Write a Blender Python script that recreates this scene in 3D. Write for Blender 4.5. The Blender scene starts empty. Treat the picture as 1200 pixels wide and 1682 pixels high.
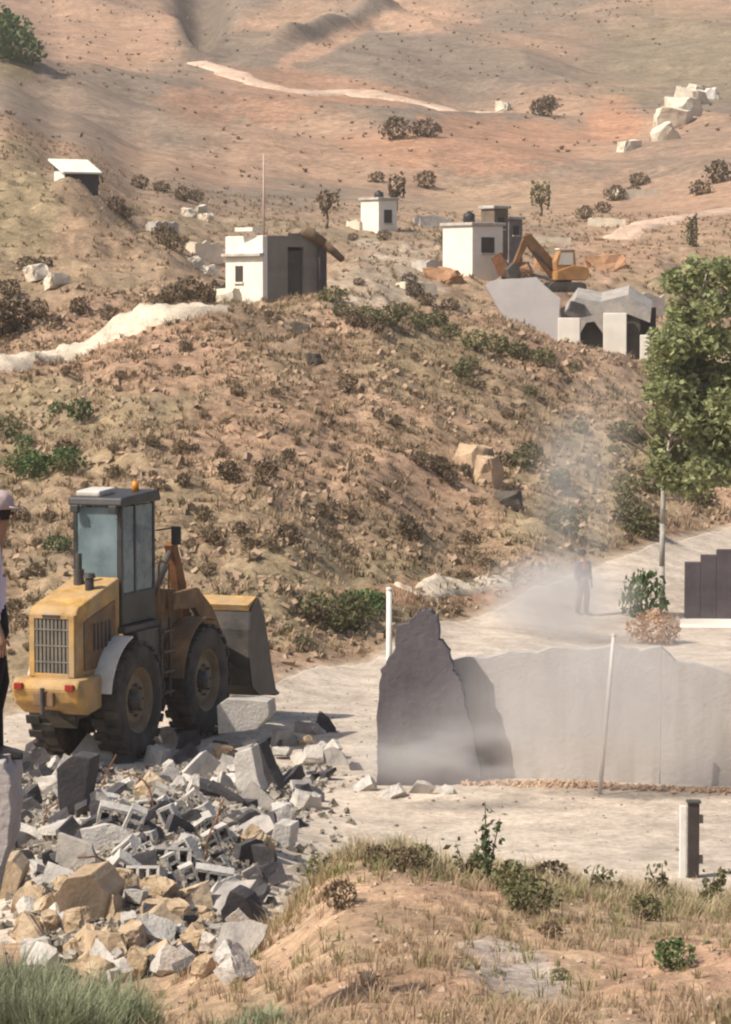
import bpy, bmesh, math, random
import numpy as np
from mathutils import Vector, Matrix, Euler
from mathutils import noise as mnoise

random.seed(7)
rng = np.random.default_rng(7)
R = math.radians
scene = bpy.context.scene
COL = scene.collection

# ------------------------------------------------------------------ camera, sky, sun, exposure
F = 5080.0            # focal length in pixels of the 1200 x 1682 photograph
CX, CY = 600.0, 841.0
PITCH = R(-4.0)
CAMZ = 7.3            # the demolished yard lies at z = 0
cam_d = bpy.data.cameras.new("camera")
cam_d.sensor_fit = 'VERTICAL'
cam_d.sensor_height = 24.0
cam_d.lens = 24.0 * F / 1682.0
cam_d.clip_start = 0.5
cam_d.clip_end = 3000
cam = bpy.data.objects.new("camera", cam_d)
cam.location = (0, 0, CAMZ)
cam.rotation_euler = (R(90) + PITCH, 0, 0)
COL.objects.link(cam)
scene.camera = cam

SUN_EL = R(49)
SUN_H = Vector((-0.89, -0.45, 0)).normalized()      # horizontal direction towards the sun
to_sun = Vector((SUN_H.x * math.cos(SUN_EL), SUN_H.y * math.cos(SUN_EL), math.sin(SUN_EL)))
world = bpy.data.worlds.new("World")
scene.world = world
world.use_nodes = True
wn = world.node_tree
sky = wn.nodes.new('ShaderNodeTexSky')
sky.sky_type = 'NISHITA'
sky.sun_disc = False
sky.sun_elevation = SUN_EL
sky.sun_rotation = math.atan2(SUN_H.x, SUN_H.y)
sky.air_density = 1.0
sky.dust_density = 3.0
bg = wn.nodes['Background']
bg.inputs['Strength'].default_value = 0.11
wn.links.new(sky.outputs['Color'], bg.inputs['Color'])
sun_d = bpy.data.lights.new("sun", 'SUN')
sun_d.energy = 4.6
sun_d.angle = R(0.5)
sun_d.color = (1.0, 0.93, 0.82)
sun = bpy.data.objects.new("sun", sun_d)
sun.rotation_euler = to_sun.to_track_quat('Z', 'Y').to_euler()
sun.location = (-30, 0, 60)
COL.objects.link(sun)
scene.view_settings.view_transform = 'Standard'
scene.view_settings.look = 'None'
scene.view_settings.gamma = 1.0
scene.view_settings.use_curve_mapping = False
scene.view_settings.exposure = 0.34
scene.render.engine = 'CYCLES'
scene.cycles.use_denoising = True
scene.cycles.max_bounces = 5
scene.cycles.transparent_max_bounces = 12
scene.cycles.volume_bounces = 1
scene.cycles.volume_step_rate = 2.0
scene.cycles.filter_width = 2.2

# ------------------------------------------------------------------ pixel helpers
def zpy(py, D):
    """height of a point seen at picture row py at distance D"""
    a = math.atan2(CY - py, F) + PITCH
    return CAMZ + math.tan(a) * D

def P(px, py, D):
    """point seen at px, py at distance D"""
    z = zpy(py, D)
    depth = D * math.cos(PITCH) + (z - CAMZ) * math.sin(PITCH)
    return Vector(((px - CX) / F * depth, D, z))

def ppm(D):
    return F / D

# ------------------------------------------------------------------ noise
def _hash(ix, iy, seed):
    n = (ix.astype(np.int64) * 374761393 + iy.astype(np.int64) * 668265263 + seed * 974634777) & 0x7fffffff
    n = ((n ^ (n >> 13)) * 1274126177) & 0x7fffffff
    n = n ^ (n >> 16)
    return (n & 0xffff) / 65535.0

def vnoise(x, y, seed=0):
    ix, iy = np.floor(x), np.floor(y)
    fx, fy = x - ix, y - iy
    fx = fx * fx * fx * (fx * (fx * 6 - 15) + 10); fy = fy * fy * fy * (fy * (fy * 6 - 15) + 10)
    a = _hash(ix, iy, seed); b = _hash(ix + 1, iy, seed)
    c = _hash(ix, iy + 1, seed); d = _hash(ix + 1, iy + 1, seed)
    return (a + (b - a) * fx) * (1 - fy) + (c + (d - c) * fx) * fy - 0.5

def fbm(x, y, seed=0, o=4):
    s = 0; a = 1.0
    for i in range(o):
        s = s + a * vnoise(x * 2 ** i + 17.3 * i, y * 2 ** i - 9.1 * i, seed + i); a *= 0.5
    return s

def sstep(a, b, x):
    t = np.clip((x - a) / (b - a), 0, 1)
    return t * t * (3 - 2 * t)

# ------------------------------------------------------------------ the lie of the land
Y0 = 0.0
def zz(l):
    """profile entries: (D, py) read as rows, (D, None, z) as heights"""
    return [(e[0], zpy(e[1], e[0]) if e[1] is not None else e[2]) for e in l]

near_l = [(4, None, 5.4), (14, None, 3.6), (20, None, 2.4), (25, None, 1.35), (31, None, .32), (36, None, .08), (46, None, 0)]
near_m = [(4, None, 5.4), (14, None, 3.6), (20, None, 2.45), (25, None, 1.6), (31, 1560), (34, None, .15), (37, None, 0), (46, None, 0)]
def near_r(py):
    return [(4, None, 5.4), (14, None, 3.7), (20, None, 2.6), (24, None, 2.15), (31, py), (33.2, None, .8), (36.5, None, 0.02), (46, None, 0)]
far = [(300, 165), (420, 0), (520, -130), (700, -300)]
PROF = {
    -500: near_l + [(54.5, None, -.1), (100, 620), (112, 540), (140, 240), (165, 215), (300, 60), (420, -60), (700, -300)],
    0:   near_l + [(54.5, None, -.1), (100, 606), (106, 575), (138, 262), (165, 225), (300, 70), (420, -50), (520, -130), (700, -300)],
    110: near_l + [(54.5, None, -.1), (101, 578), (107, 545), (136, 292), (150, 300), (170, 270), (300, 100), (420, -20), (520, -130), (700, -300)],
    250: near_l + [(54.5, None, -.1), (102, 522), (108, 508), (126, 405), (140, 400), (170, 345), (300, 120), (420, -5), (520, -130), (700, -300)],
    390: near_m + [(56, None, -.05), (103, 504), (112, 498), (126, 470), (145, 430), (170, 375), (300, 140)] + far[1:],
    600: near_r(1398) + [(55, None, -.05), (62, None, -.05), (104, 520), (113, 502), (140, 440), (170, 385), (300, 160)] + far[1:],
    800: near_r(1428) + [(58, None, -.1), (69.5, 1003), (105, 560), (116, 540), (140, 465), (170, 395), (300, 185)] + far[1:],
    1000: near_r(1462) + [(58, None, -.15), (70, None, -.22), (78, 915), (107, 603), (117, 588), (124, 560), (140, 490), (170, 395), (300, 195)] + far[1:],
    1200: near_r(1490) + [(58, None, -.15), (72, None, -.2), (86, 862), (110, 640), (120, 600), (140, 500), (170, 390), (300, 175)] + far[1:],
    1800: near_r(1500) + [(58, None, -.1), (72, None, -.2), (86, 840), (110, 640), (120, 600), (140, 480), (170, 370), (300, 150)] + far[1:],
}
LD = np.linspace(math.log(4), math.log(700), 900)
UC = np.array(sorted(PROF), float)
TAB = []
for u in UC:
    pr = zz(PROF[u])
    t = np.interp(np.exp(LD), [p[0] for p in pr], [p[1] for p in pr])
    k = np.exp(-np.linspace(-2, 2, 13) ** 2); k /= k.sum()
    t = np.convolve(np.pad(t, 6, mode='edge'), k, 'valid')
    TAB.append(t)
TAB = np.array(TAB)

def H(x, y):
    x = np.asarray(x, float); y = np.maximum(np.asarray(y, float), 4.01)
    u = np.clip(600 + F * x / y, -499, 1799)
    j = np.clip(np.searchsorted(UC, u) - 1, 0, len(UC) - 2)
    t = (u - UC[j]) / (UC[j + 1] - UC[j]); t = t * t * (3 - 2 * t)
    li = (np.log(np.minimum(y, 699)) - LD[0]) / (LD[1] - LD[0])
    i = np.clip(li.astype(int), 0, len(LD) - 2); f = li - i
    za = TAB[j, i] * (1 - f) + TAB[j, i + 1] * f
    zb = TAB[j + 1, i] * (1 - f) + TAB[j + 1, i + 1] * f
    z = za * (1 - t) + zb * t
    # rubble heap in front of the loader
    cx = (245 - 600) / F * 38
    d2 = ((x - cx) / 1.45) ** 2 + ((y - 38.5) / 4.2) ** 2
    z = z + 0.75 * np.exp(-d2 ** 1.2)
    bank = 1 - sstep(31.5, 35, y)
    slope = sstep(0, 6, y - foot(u)) * (1 - sstep(150, 190, y))
    hill = sstep(150, 260, y)
    z = z + fbm(x / 1.6, y / 1.6, 3) * (0.22 * bank + 0.55 * slope) + fbm(x / .35, y / .35, 5, 2) * (0.05 * bank + .10 * slope)
    z = z + fbm(x / 6, y / 6, 9, 2) * (.7 * slope)
    z = z + fbm(x / 2.5, y / 2.5, 11, 3) * 0.05 * (1 - bank) * (1 - slope) * (1 - hill)
    for off in (0, 1.55):
        for yr, k_ in ((44.6 - .42 * x + .5 * np.sin(x * .7), .045), (41.2 - .1 * x + .35 * np.sin(x * .9 + 2), .035), (52 + .9 * x, .05)):
            z = z - k_ * np.exp(-((y - yr - off) / .2) ** 2) * (1 - bank) * (1 - slope) * (1 - hill) * (.7 + 1.2 * vnoise(x * 2, y * 2, 15))
    rid = (0.5 - np.abs(fbm(x / 34 + .3 * y / 34, y / 60, 21, 3))) * 6 - 2
    z = z + hill * rid
    # gully and spur high on the far hill
    z = z - 5.5 * sstep(325, 365, y) * np.exp(-((u - 335) / (12 + .35 * np.maximum(y - 335, 0))) ** 2)
    sp_ = (u - (460 + (y - 340) * 2.6)) / 26
    z = z + 2.2 * sstep(330, 350, y) * (1 - sstep(400, 425, y)) * np.exp(-sp_ ** 2)
    return z

FOOT_U = [-500, 0, 390, 600, 740, 850, 950, 1060, 1200, 1800]
FOOT_D = [54.5, 54.5, 56, 62, 67, 71.5, 76, 80, 86, 86]
def foot(u):
    return np.interp(u, FOOT_U, FOOT_D)

def ground(px, D):
    """ground point in picture column px at distance D"""
    x = (px - CX) / F * D
    for _ in range(3):
        z = float(H(x, D))
        x = (px - CX) / F * (D * math.cos(PITCH) + (z - CAMZ) * math.sin(PITCH))
    return Vector((x, D, float(H(x, D))))

_DM = np.exp(np.linspace(math.log(12), math.log(690), 2600))
def hit(px, py):
    """first ground point seen at px, py"""
    a = math.atan2(CY - py, F) + PITCH
    z = CAMZ + math.tan(a) * _DM
    x = (px - CX) / F * (_DM * math.cos(PITCH) + (z - CAMZ) * math.sin(PITCH))
    g = H(x, _DM)
    k = np.argmax(g >= z)
    if g[k] < z[k]:
        k = len(_DM) - 1
    return Vector((x[k], _DM[k], g[k]))

# ------------------------------------------------------------------ materials
MATS = {}
def new_mat(name):
    m = bpy.data.materials.new(name); m.use_nodes = True
    nt = m.node_tree
    return m, nt, nt.nodes['Principled BSDF']

def mat(name, col, rough=.85, var=.25, scale=6.0, bump=.3, bscale=None, metal=0.0, dust=0.0, dustcol=(.42, .34, .26), spec=.3, coord='Object'):
    """coloured surface with blotchy variation, grain bump and dust lying on upward faces"""
    if name in MATS: return MATS[name]
    m, nt, b = new_mat(name)
    N, L = nt.nodes, nt.links
    tc = N.new('ShaderNodeTexCoord')
    n1 = N.new('ShaderNodeTexNoise'); n1.inputs['Scale'].default_value = scale; n1.inputs['Detail'].default_value = 8; n1.inputs['Roughness'].default_value = .65
    L.new(tc.outputs[coord], n1.inputs['Vector'])
    cr = N.new('ShaderNodeValToRGB')
    lo = [c * (1 - var * 1.3) for c in col]; hi = [min(1, c * (1 + var)) for c in col]
    cr.color_ramp.elements[0].position = .3; cr.color_ramp.elements[0].color = (*lo, 1)
    cr.color_ramp.elements[1].position = .7; cr.color_ramp.elements[1].color = (*hi, 1)
    L.new(n1.outputs['Fac'], cr.inputs['Fac'])
    out = cr.outputs['Color']
    if dust:
        n3 = N.new('ShaderNodeTexNoise'); n3.inputs['Scale'].default_value = scale * .6; n3.inputs['Detail'].default_value = 6
        L.new(tc.outputs[coord], n3.inputs['Vector'])
        r3 = N.new('ShaderNodeMapRange'); r3.inputs['From Min'].default_value = .38; r3.inputs['From Max'].default_value = .68; r3.inputs['To Max'].default_value = dust
        L.new(n3.outputs['Fac'], r3.inputs['Value'])
        mx = N.new('ShaderNodeMixRGB'); mx.inputs['Color2'].default_value = (*dustcol, 1)
        L.new(r3.outputs['Result'], mx.inputs['Fac']); L.new(out, mx.inputs['Color1'])
        out = mx.outputs['Color']
    L.new(out, b.inputs['Base Color'])
    b.inputs['Roughness'].default_value = rough; b.inputs['Metallic'].default_value = metal
    b.inputs['Specular IOR Level'].default_value = spec
    if bump:
        n2 = N.new('ShaderNodeTexNoise'); n2.inputs['Scale'].default_value = bscale or scale * 5; n2.inputs['Detail'].default_value = 6
        L.new(tc.outputs[coord], n2.inputs['Vector'])
        bp = N.new('ShaderNodeBump'); bp.inputs['Strength'].default_value = bump; bp.inputs['Distance'].default_value = .03
        L.new(n2.outputs['Fac'], bp.inputs['Height']); L.new(bp.outputs['Normal'], b.inputs['Normal'])
    MATS[name] = m
    return m

def leaf_mat(name, col, var=.35, trans=.25):
    if name in MATS: return MATS[name]
    m, nt, b = new_mat(name)
    N, L = nt.nodes, nt.links
    geo = N.new('ShaderNodeNewGeometry')
    oi = N.new('ShaderNodeObjectInfo')
    ad = N.new('ShaderNodeMath'); ad.operation = 'ADD'
    L.new(geo.outputs['Random Per Island'], ad.inputs[0]); L.new(oi.outputs['Random'], ad.inputs[1])
    fr = N.new('ShaderNodeMath'); fr.operation = 'MULTIPLY'; fr.inputs[1].default_value = .5
    L.new(ad.outputs[0], fr.inputs[0])
    cr = N.new('ShaderNodeValToRGB')
    cr.color_ramp.elements[0].color = (*[c * (1 - var) for c in col], 1)
    cr.color_ramp.elements[1].color = (*[c * (1 + var) for c in col], 1)
    cr.color_ramp.elements[0].position = .15; cr.color_ramp.elements[1].position = .85
    L.new(fr.outputs[0], cr.inputs['Fac'])
    L.new(cr.outputs['Color'], b.inputs['Base Color'])
    b.inputs['Roughness'].default_value = .7; b.inputs['Specular IOR Level'].default_value = .25
    tr = N.new('ShaderNodeBsdfTranslucent'); L.new(cr.outputs['Color'], tr.inputs['Color'])
    mx = N.new('ShaderNodeMixShader'); mx.inputs['Fac'].default_value = trans
    L.new(b.outputs[0], mx.inputs[1]); L.new(tr.outputs[0], mx.inputs[2])
    L.new(mx.outputs[0], N['Material Output'].inputs['Surface'])
    MATS[name] = m
    return m

# ------------------------------------------------------------------ object helpers
def tag(o, label=None, cat=None, group=None, kind=None):
    if label: o['label'] = label
    if cat: o['category'] = cat
    if group: o['group'] = group
    if kind: o['kind'] = kind
    return o

def link(name, me, m=None, parent=None):
    o = bpy.data.objects.new(name, me)
    COL.objects.link(o)
    if m and len(me.materials) == 0: me.materials.append(m)
    if parent is not None: o.parent = parent
    return o

def empty(name, loc, rz=0.0):
    e = bpy.data.objects.new(name, None)
    e.empty_display_size = .3
    e.location = loc; e.rotation_euler = (0, 0, rz)
    COL.objects.link(e)
    return e

class MB:
    def __init__(s): s.v = []; s.f = []
    def add(s, vs, fs):
        k = len(s.v); s.v += [tuple(v) for v in vs]; s.f += [tuple(i + k for i in f) for f in fs]; return s
    def box(s, c, d, rot=None, taper=1.0):
        x, y, z = d[0] / 2, d[1] / 2, d[2] / 2
        vs = [Vector((sx * x * (taper if sz > 0 else 1), sy * y * (taper if sz > 0 else 1), sz * z)) for sx in (-1, 1) for sy in (-1, 1) for sz in (-1, 1)]
        if rot is not None:
            M = Euler(rot).to_matrix(); vs = [M @ v for v in vs]
        c = Vector(c)
        return s.add([v + c for v in vs], [(0, 1, 3, 2), (4, 6, 7, 5), (0, 4, 5, 1), (2, 3, 7, 6), (0, 2, 6, 4), (1, 5, 7, 3)])
    def cyl(s, a, b, r0, r1=None, n=12):
        a, b = Vector(a), Vector(b); r1 = r0 if r1 is None else r1
        q = (b - a).to_track_quat('Z', 'Y')
        vs = []
        for p, r in ((a, r0), (b, r1)):
            vs += [p + q @ Vector((r * math.cos(2 * math.pi * i / n), r * math.sin(2 * math.pi * i / n), 0)) for i in range(n)]
        fs = [(i, (i + 1) % n, n + (i + 1) % n, n + i) for i in range(n)] + [tuple(range(n - 1, -1, -1)), tuple(range(n, 2 * n))]
        return s.add(vs, fs)
    def tube(s, pts, rs, n=7):
        for i in range(len(pts) - 1): s.cyl(pts[i], pts[i + 1], rs[i], rs[i + 1], n)
        return s
    def prism(s, outline, vec):
        """outline: 3D loop, pushed along vec"""
        n = len(outline); vec = Vector(vec)
        vs = [Vector(p) for p in outline] + [Vector(p) + vec for p in outline]
        fs = [tuple(range(n - 1, -1, -1)), tuple(range(n, 2 * n))] + [(i, (i + 1) % n, n + (i + 1) % n, n + i) for i in range(n)]
        return s.add(vs, fs)
    def lathe(s, prof, axis_c, n=28, axis='X'):
        """prof: (offset along axis, radius)"""
        c = Vector(axis_c); k = len(prof); vs = []
        for i in range(n):
            a = 2 * math.pi * i / n
            for o, r in prof:
                if axis == 'X': vs.append(c + Vector((o, r * math.cos(a), r * math.sin(a))))
                else: vs.append(c + Vector((r * math.cos(a), r * math.sin(a), o)))
        fs = [(i * k + j, ((i + 1) % n) * k + j, ((i + 1) % n) * k + j + 1, i * k + j + 1) for i in range(n) for j in range(k - 1)]
        return s.add(vs, fs)
    def build(s, name, m, parent=None, smooth=False, bevel=0.0):
        me = bpy.data.meshes.new(name); me.from_pydata(s.v, [], s.f)
        bm = bmesh.new(); bm.from_mesh(me); bmesh.ops.recalc_face_normals(bm, faces=bm.faces); bm.to_mesh(me); bm.free()
        if smooth:
            me.polygons.foreach_set('use_smooth', [True] * len(me.polygons))
        o = link(name, me, m, parent)
        if bevel:
            bv = o.modifiers.new('bevel', 'BEVEL'); bv.width = bevel; bv.segments = 2; bv.limit_method = 'ANGLE'
        return o

def np_mesh(name, V, Fc):
    """V (n,3) and Fc (m,k) arrays to a mesh"""
    me = bpy.data.meshes.new(name)
    V = np.asarray(V, np.float32); Fc = np.asarray(Fc, np.int32)
    me.vertices.add(len(V)); me.vertices.foreach_set('co', V.ravel())
    m, k = Fc.shape
    me.loops.add(m * k); me.loops.foreach_set('vertex_index', Fc.ravel())
    me.polygons.add(m); me.polygons.foreach_set('loop_start', np.arange(0, m * k, k, dtype=np.int32))
    me.polygons.foreach_set('use_smooth', np.zeros(m, bool))
    me.update(calc_edges=True); me.validate()
    return me

def blades(pos, n, h, w, lean, seed=0, bend=.4):
    """tufts of n grass blades at pos (k,3): one mesh of bent triangles"""
    g = np.random.default_rng(seed)
    k = len(pos); h = np.broadcast_to(np.asarray(h, float), (k,))
    p = np.repeat(pos, n, 0); hh = np.repeat(h, n) * g.uniform(.55, 1.15, k * n)
    a = g.uniform(0, 2 * np.pi, k * n); l = g.uniform(.1, 1, k * n) * lean
    spread = np.repeat(h, n) * .22 * np.sqrt(g.uniform(0, 1, k * n))
    base = p + np.stack([np.cos(a) * spread, np.sin(a) * spread, -0.03 * np.ones(k * n)], 1)
    d = np.stack([np.cos(a) * l, np.sin(a) * l, np.ones(k * n)], 1)
    side = np.stack([-np.sin(a), np.cos(a), np.zeros(k * n)], 1) * (w * g.uniform(.6, 1.3, k * n))[:, None]
    mid = base + d * (hh * .55)[:, None]
    tip = base + np.stack([np.cos(a) * l * (1 + bend * 2), np.sin(a) * l * (1 + bend * 2), np.ones(k * n) * (1 - bend * .4)], 1) * hh[:, None]
    V = np.stack([base - side, base + side, mid - side * .7, mid + side * .7, tip], 1).reshape(-1, 3)
    i = np.arange(k * n) * 5
    Fc = np.concatenate([np.stack([i, i + 1, i + 3], 1), np.stack([i, i + 3, i + 2], 1), np.stack([i + 2, i + 3, i + 4], 1)])
    return V, Fc

def leaves(cent, size, g, flat=.0, aspect=.55):
    """one bent leaf (two triangles each side of a fold) at each centre"""
    k = len(cent)
    d = g.normal(size=(k, 3)); d[:, 2] *= (1 - flat); d /= np.linalg.norm(d, axis=1)[:, None]
    e = np.cross(d, g.normal(size=(k, 3))); e /= np.linalg.norm(e, axis=1)[:, None] + 1e-9
    n = np.cross(d, e)
    s = (size * g.uniform(.6, 1.35, k))[:, None]
    V = np.stack([cent - d * s * .5, cent + e * s * aspect * .5 + n * s * .08, cent + d * s * .5, cent - e * s * aspect * .5 + n * s * .08], 1).reshape(-1, 3)
    i = np.arange(k) * 4
    return V, np.concatenate([np.stack([i, i + 1, i + 2], 1), np.stack([i, i + 2, i + 3], 1)])

# ------------------------------------------------------------------ terrain
nD, nU = 820, 360
Dg = np.exp(np.linspace(math.log(5), math.log(690), nD))
Ug = np.concatenate([np.linspace(-1400, -100, 40, endpoint=False), np.linspace(-100, 1300, nU - 80), np.linspace(1300, 2600, 41)[1:]])
UU, DD = np.meshgrid(Ug, Dg)
XX = (UU - 600) / F * DD
ZZ = H(XX, DD)
pyg = CY - F * np.tan(np.arctan2(ZZ - CAMZ, DD) - PITCH)
TAN = np.array((.325, .222, .142)); PINK = np.array((.375, .232, .152)); GREY = np.array((.205, .158, .118))
OLIVE = np.array((.25, .2, .115)); PALE = np.array((.50, .41, .31)); RED = np.array((.40, .21, .125))
def mixc(a, b, t):
    return a * (1 - t[..., None]) + b * t[..., None]
Cg = np.broadcast_to(TAN, XX.shape + (3,)).copy()
n_a = fbm(XX / 5, DD / 9, 31) ; n_b = fbm(XX / 1.2, DD / 2.2, 41); n_c = fbm(XX / 22, DD / 60, 51)
Cg = mixc(Cg, OLIVE, .55 * sstep(.05, .4, n_a))
Cg = mixc(Cg, PINK, .6 * sstep(.05, .4, -n_a))
Cg = mixc(Cg, GREY, .35 * sstep(.1, .5, n_b))
hillm = sstep(150, 200, DD)
Cg = mixc(Cg, mixc(np.broadcast_to(np.array((.345, .225, .15)), Cg.shape), GREY, sstep(-.15, .3, n_c)), hillm)
def blob(px, py, rx, ry, col, amt=.8, rot=0.0):
    """a patch of another soil on the ground seen round px, py (extent in picture widths)"""
    global Cg
    D = hit(px, py)[1]
    a, b = UU - px, pyg - py
    c_, s_ = math.cos(rot), math.sin(rot)
    q = ((a * c_ + b * s_) / rx) ** 2 + ((-a * s_ + b * c_) / ry) ** 2 + .8 * n_b + .8 * fbm(XX / 9, DD / 15, 61)
    t = (1 - sstep(.45, 1.25, q)) * amt * (np.abs(DD - D) < .35 * D)
    Cg = mixc(Cg, np.asarray(col), t)
for a in [(150, 50, 190, 60, PINK, .75), (335, 40, 45, 70, GREY * .8, .9), (560, 145, 200, 22, RED, .55, .1), (720, 105, 230, 45, GREY, .9, .12),
          (760, 240, 200, 50, RED, .6), (400, 170, 160, 35, RED, .5), (130, 180, 190, 60, GREY, .8, .25), (1005, 195, 45, 38, RED * 1.1, .8),
          (1100, 90, 150, 90, OLIVE * .95, .4), (700, 35, 90, 22, PINK * 1.15, .8), (540, 70, 90, 14, PINK * 1.1, .8, -.45), (1050, 320, 190, 50, PINK, .5),
          (850, 330, 200, 40, TAN * 1.1, .5), (640, 450, 110, 60, PALE * .82, .7), (700, 350, 190, 40, TAN * 1.15, .6), (1000, 420, 110, 30, PINK, .6),
          (150, 400, 120, 100, TAN * .95, .6), (30, 350, 60, 120, OLIVE, .6), (30, 90, 50, 40, OLIVE * .7, .9),
          (100, 700, 200, 90, OLIVE, .6), (500, 980, 200, 90, OLIVE, .7), (250, 590, 180, 60, PINK, .7), (600, 730, 300, 120, PINK * .97, .5), (700, 600, 120, 70, OLIVE, .6),
          (960, 800, 150, 110, OLIVE * 1.25, .7), (720, 975, 150, 20, RED * 1.1, .6), (740, 1550, 300, 60, TAN * 1.1, .5), (850, 1600, 110, 50, (.36, .31, .27), .8, .4),
          (640, 1640, 200, 60, PINK * 1.05, .7), (1130, 1620, 160, 70, PINK, .7), (1000, 1500, 250, 40, OLIVE * 1.2, .5), (300, 1650, 100, 50, TAN, .6)]:
    blob(*a)
bankm = 1 - sstep(32, 35, DD)
Cg = Cg * (1 + .22 * bankm[..., None] * np.array((1.0, .95, .9)))
yardm = sstep(33.5, 37, DD) * (1 - sstep(-1.0, .6, DD - foot(UU)))
Cg = mixc(Cg, PALE, yardm)
V = np.stack([XX, DD, ZZ], 2).reshape(-1, 3)
idx = np.arange(nD * (nU + 0)).reshape(nD, -1) if False else np.arange(XX.size).reshape(XX.shape)
Fq = np.stack([idx[:-1, :-1], idx[:-1, 1:], idx[1:, 1:], idx[1:, :-1]], 2).reshape(-1, 4)
me = np_mesh('terrain', V, Fq)
me.polygons.foreach_set('use_smooth', np.ones(len(me.polygons), bool))
ca = me.color_attributes.new('soil', 'FLOAT_COLOR', 'POINT')
ca.data.foreach_set('color', np.concatenate([Cg.reshape(-1, 3), np.ones((Cg[..., 0].size, 1))], 1).astype(np.float32).ravel())

def soil_mat(name, attr=True, col=PALE, s=1.0, contrast=.35, bump=.6):
    m, nt, b = new_mat(name)
    N, L = nt.nodes, nt.links
    geo = N.new('ShaderNodeNewGeometry')
    if attr:
        at = N.new('ShaderNodeVertexColor'); at.layer_name = 'soil'; base = at.outputs['Color']
    else:
        rg = N.new('ShaderNodeRGB'); rg.outputs[0].default_value = (*col, 1); base = rg.outputs[0]
    last = base
    for sc, am in ((.35 * s, contrast * .7), (1.7 * s, contrast), (9 * s, contrast), (40 * s, contrast * .8)):
        n = N.new('ShaderNodeTexNoise'); n.inputs['Scale'].default_value = sc; n.inputs['Detail'].default_value = 5; n.inputs['Roughness'].default_value = .6
        L.new(geo.outputs['Position'], n.inputs['Vector'])
        mr = N.new('ShaderNodeMapRange'); mr.inputs['From Min'].default_value = .3; mr.inputs['From Max'].default_value = .7
        mr.inputs['To Min'].default_value = 1 - am; mr.inputs['To Max'].default_value = 1 + am * .8
        L.new(n.outputs['Fac'], mr.inputs['Value'])
        mu = N.new('ShaderNodeVectorMath'); mu.operation = 'SCALE'
        L.new(last, mu.inputs[0]); L.new(mr.outputs['Result'], mu.inputs['Scale'])
        last = mu.outputs[0]
    L.new(last, b.inputs['Base Color'])
    b.inputs['Roughness'].default_value = .95; b.inputs['Specular IOR Level'].default_value = .15
    n = N.new('ShaderNodeTexNoise'); n.inputs['Scale'].default_value = 12 * s; n.inputs['Detail'].default_value = 8; n.inputs['Roughness'].default_value = .7
    L.new(geo.outputs['Position'], n.inputs['Vector'])
    bp = N.new('ShaderNodeBump'); bp.inputs['Strength'].default_value = bump; bp.inputs['Distance'].default_value = .06
    L.new(n.outputs['Fac'], bp.inputs['Height']); L.new(bp.outputs['Normal'], b.inputs['Normal'])
    return m
M_soil = soil_mat('dry_soil')
terrain = tag(link('terrain', me, M_soil), kind='structure')

M_road = soil_mat('packed_dirt', False, (.48, .40, .32), 1.0, .26, .4)
def sheet(name, u0, u1, nu, dfun, lift=.03, m=M_road, nd=60):
    """a surface lying on the ground between two distances given per picture column"""
    us = np.linspace(u0, u1, nu)
    d0, d1 = dfun(us)
    t = np.linspace(0, 1, nd)
    D = d0[None] * (1 - t[:, None]) + d1[None] * t[:, None]
    X = (us[None] - 600) / F * D
    ed = np.minimum(t, 1 - t) * 2 * nd / 2
    Z = H(X, D) + np.where(ed < .5, -.12, lift)[:, None]
    V = np.stack([X, D, Z], 2).reshape(-1, 3)
    ii = np.arange(X.size).reshape(X.shape)
    Fq = np.stack([ii[:-1, :-1], ii[:-1, 1:], ii[1:, 1:], ii[1:, :-1]], 2).reshape(-1, 4)
    me = np_mesh(name, V, Fq)
    me.polygons.foreach_set('use_smooth', np.ones(len(me.polygons), bool))
    return tag(link(name, me, m), kind='structure')
def yard_edges(us):
    wob = fbm(us / 60, us * 0 + 3.3, 77, 3)
    d0 = np.interp(us, [-700, 300, 420, 1700], [33.0, 33.0, 34.8, 34.8]) + wob * .8
    return d0, foot(us) - .3 + fbm(us / 40, us * 0 + 8.3, 79, 3) * .9
sheet('dirt_yard', -700, 1700, 420, yard_edges, .02, M_road, 150)

def strip(name, pts, w, m, lift=.05, n=90):
    """a path of width w along picture points, laid on the ground"""
    W = [hit(*p) for p in pts]
    X = np.array([p.x for p in W]); Yv = np.array([p.y for p in W])
    s = np.concatenate([[0], np.cumsum(np.hypot(np.diff(X), np.diff(Yv)))])
    tt = np.linspace(0, s[-1], n)
    x = np.interp(tt, s, X); y = np.interp(tt, s, Yv)
    k = np.ones(9) / 9
    xs = np.convolve(np.pad(x, 4, mode='edge'), k, 'valid'); ys = np.convolve(np.pad(y, 4, mode='edge'), k, 'valid')
    dx, dy = np.gradient(xs), np.gradient(ys); l = np.hypot(dx, dy) + 1e-9
    nx, ny = -dy / l, dx / l
    offs = np.linspace(-1, 1, 7)
    ww = w * (1 + .5 * fbm(tt / 3, tt * 0, 87, 3))
    Xg = xs[:, None] + nx[:, None] * offs * ww[:, None] / 2; Yg = ys[:, None] + ny[:, None] * offs * ww[:, None] / 2
    Zg = H(Xg, Yg) + np.where(np.abs(offs) > .9, -.25, lift)[None]
    Zg[:2] -= .6; Zg[-2:] -= .6
    V = np.stack([Xg, Yg, Zg], 2).reshape(-1, 3); ii = np.arange(Xg.size).reshape(Xg.shape)
    Fq = np.stack([ii[:-1, :-1], ii[:-1, 1:], ii[1:, 1:], ii[1:, :-1]], 2).reshape(-1, 4)
    me = np_mesh(name, V, Fq); me.polygons.foreach_set('use_smooth', np.ones(len(me.polygons), bool))
    return tag(link(name, me, m), kind='structure')
M_path = soil_mat('path_dirt', False, (.56, .47, .36), 1.0, .2, .4)
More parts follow.
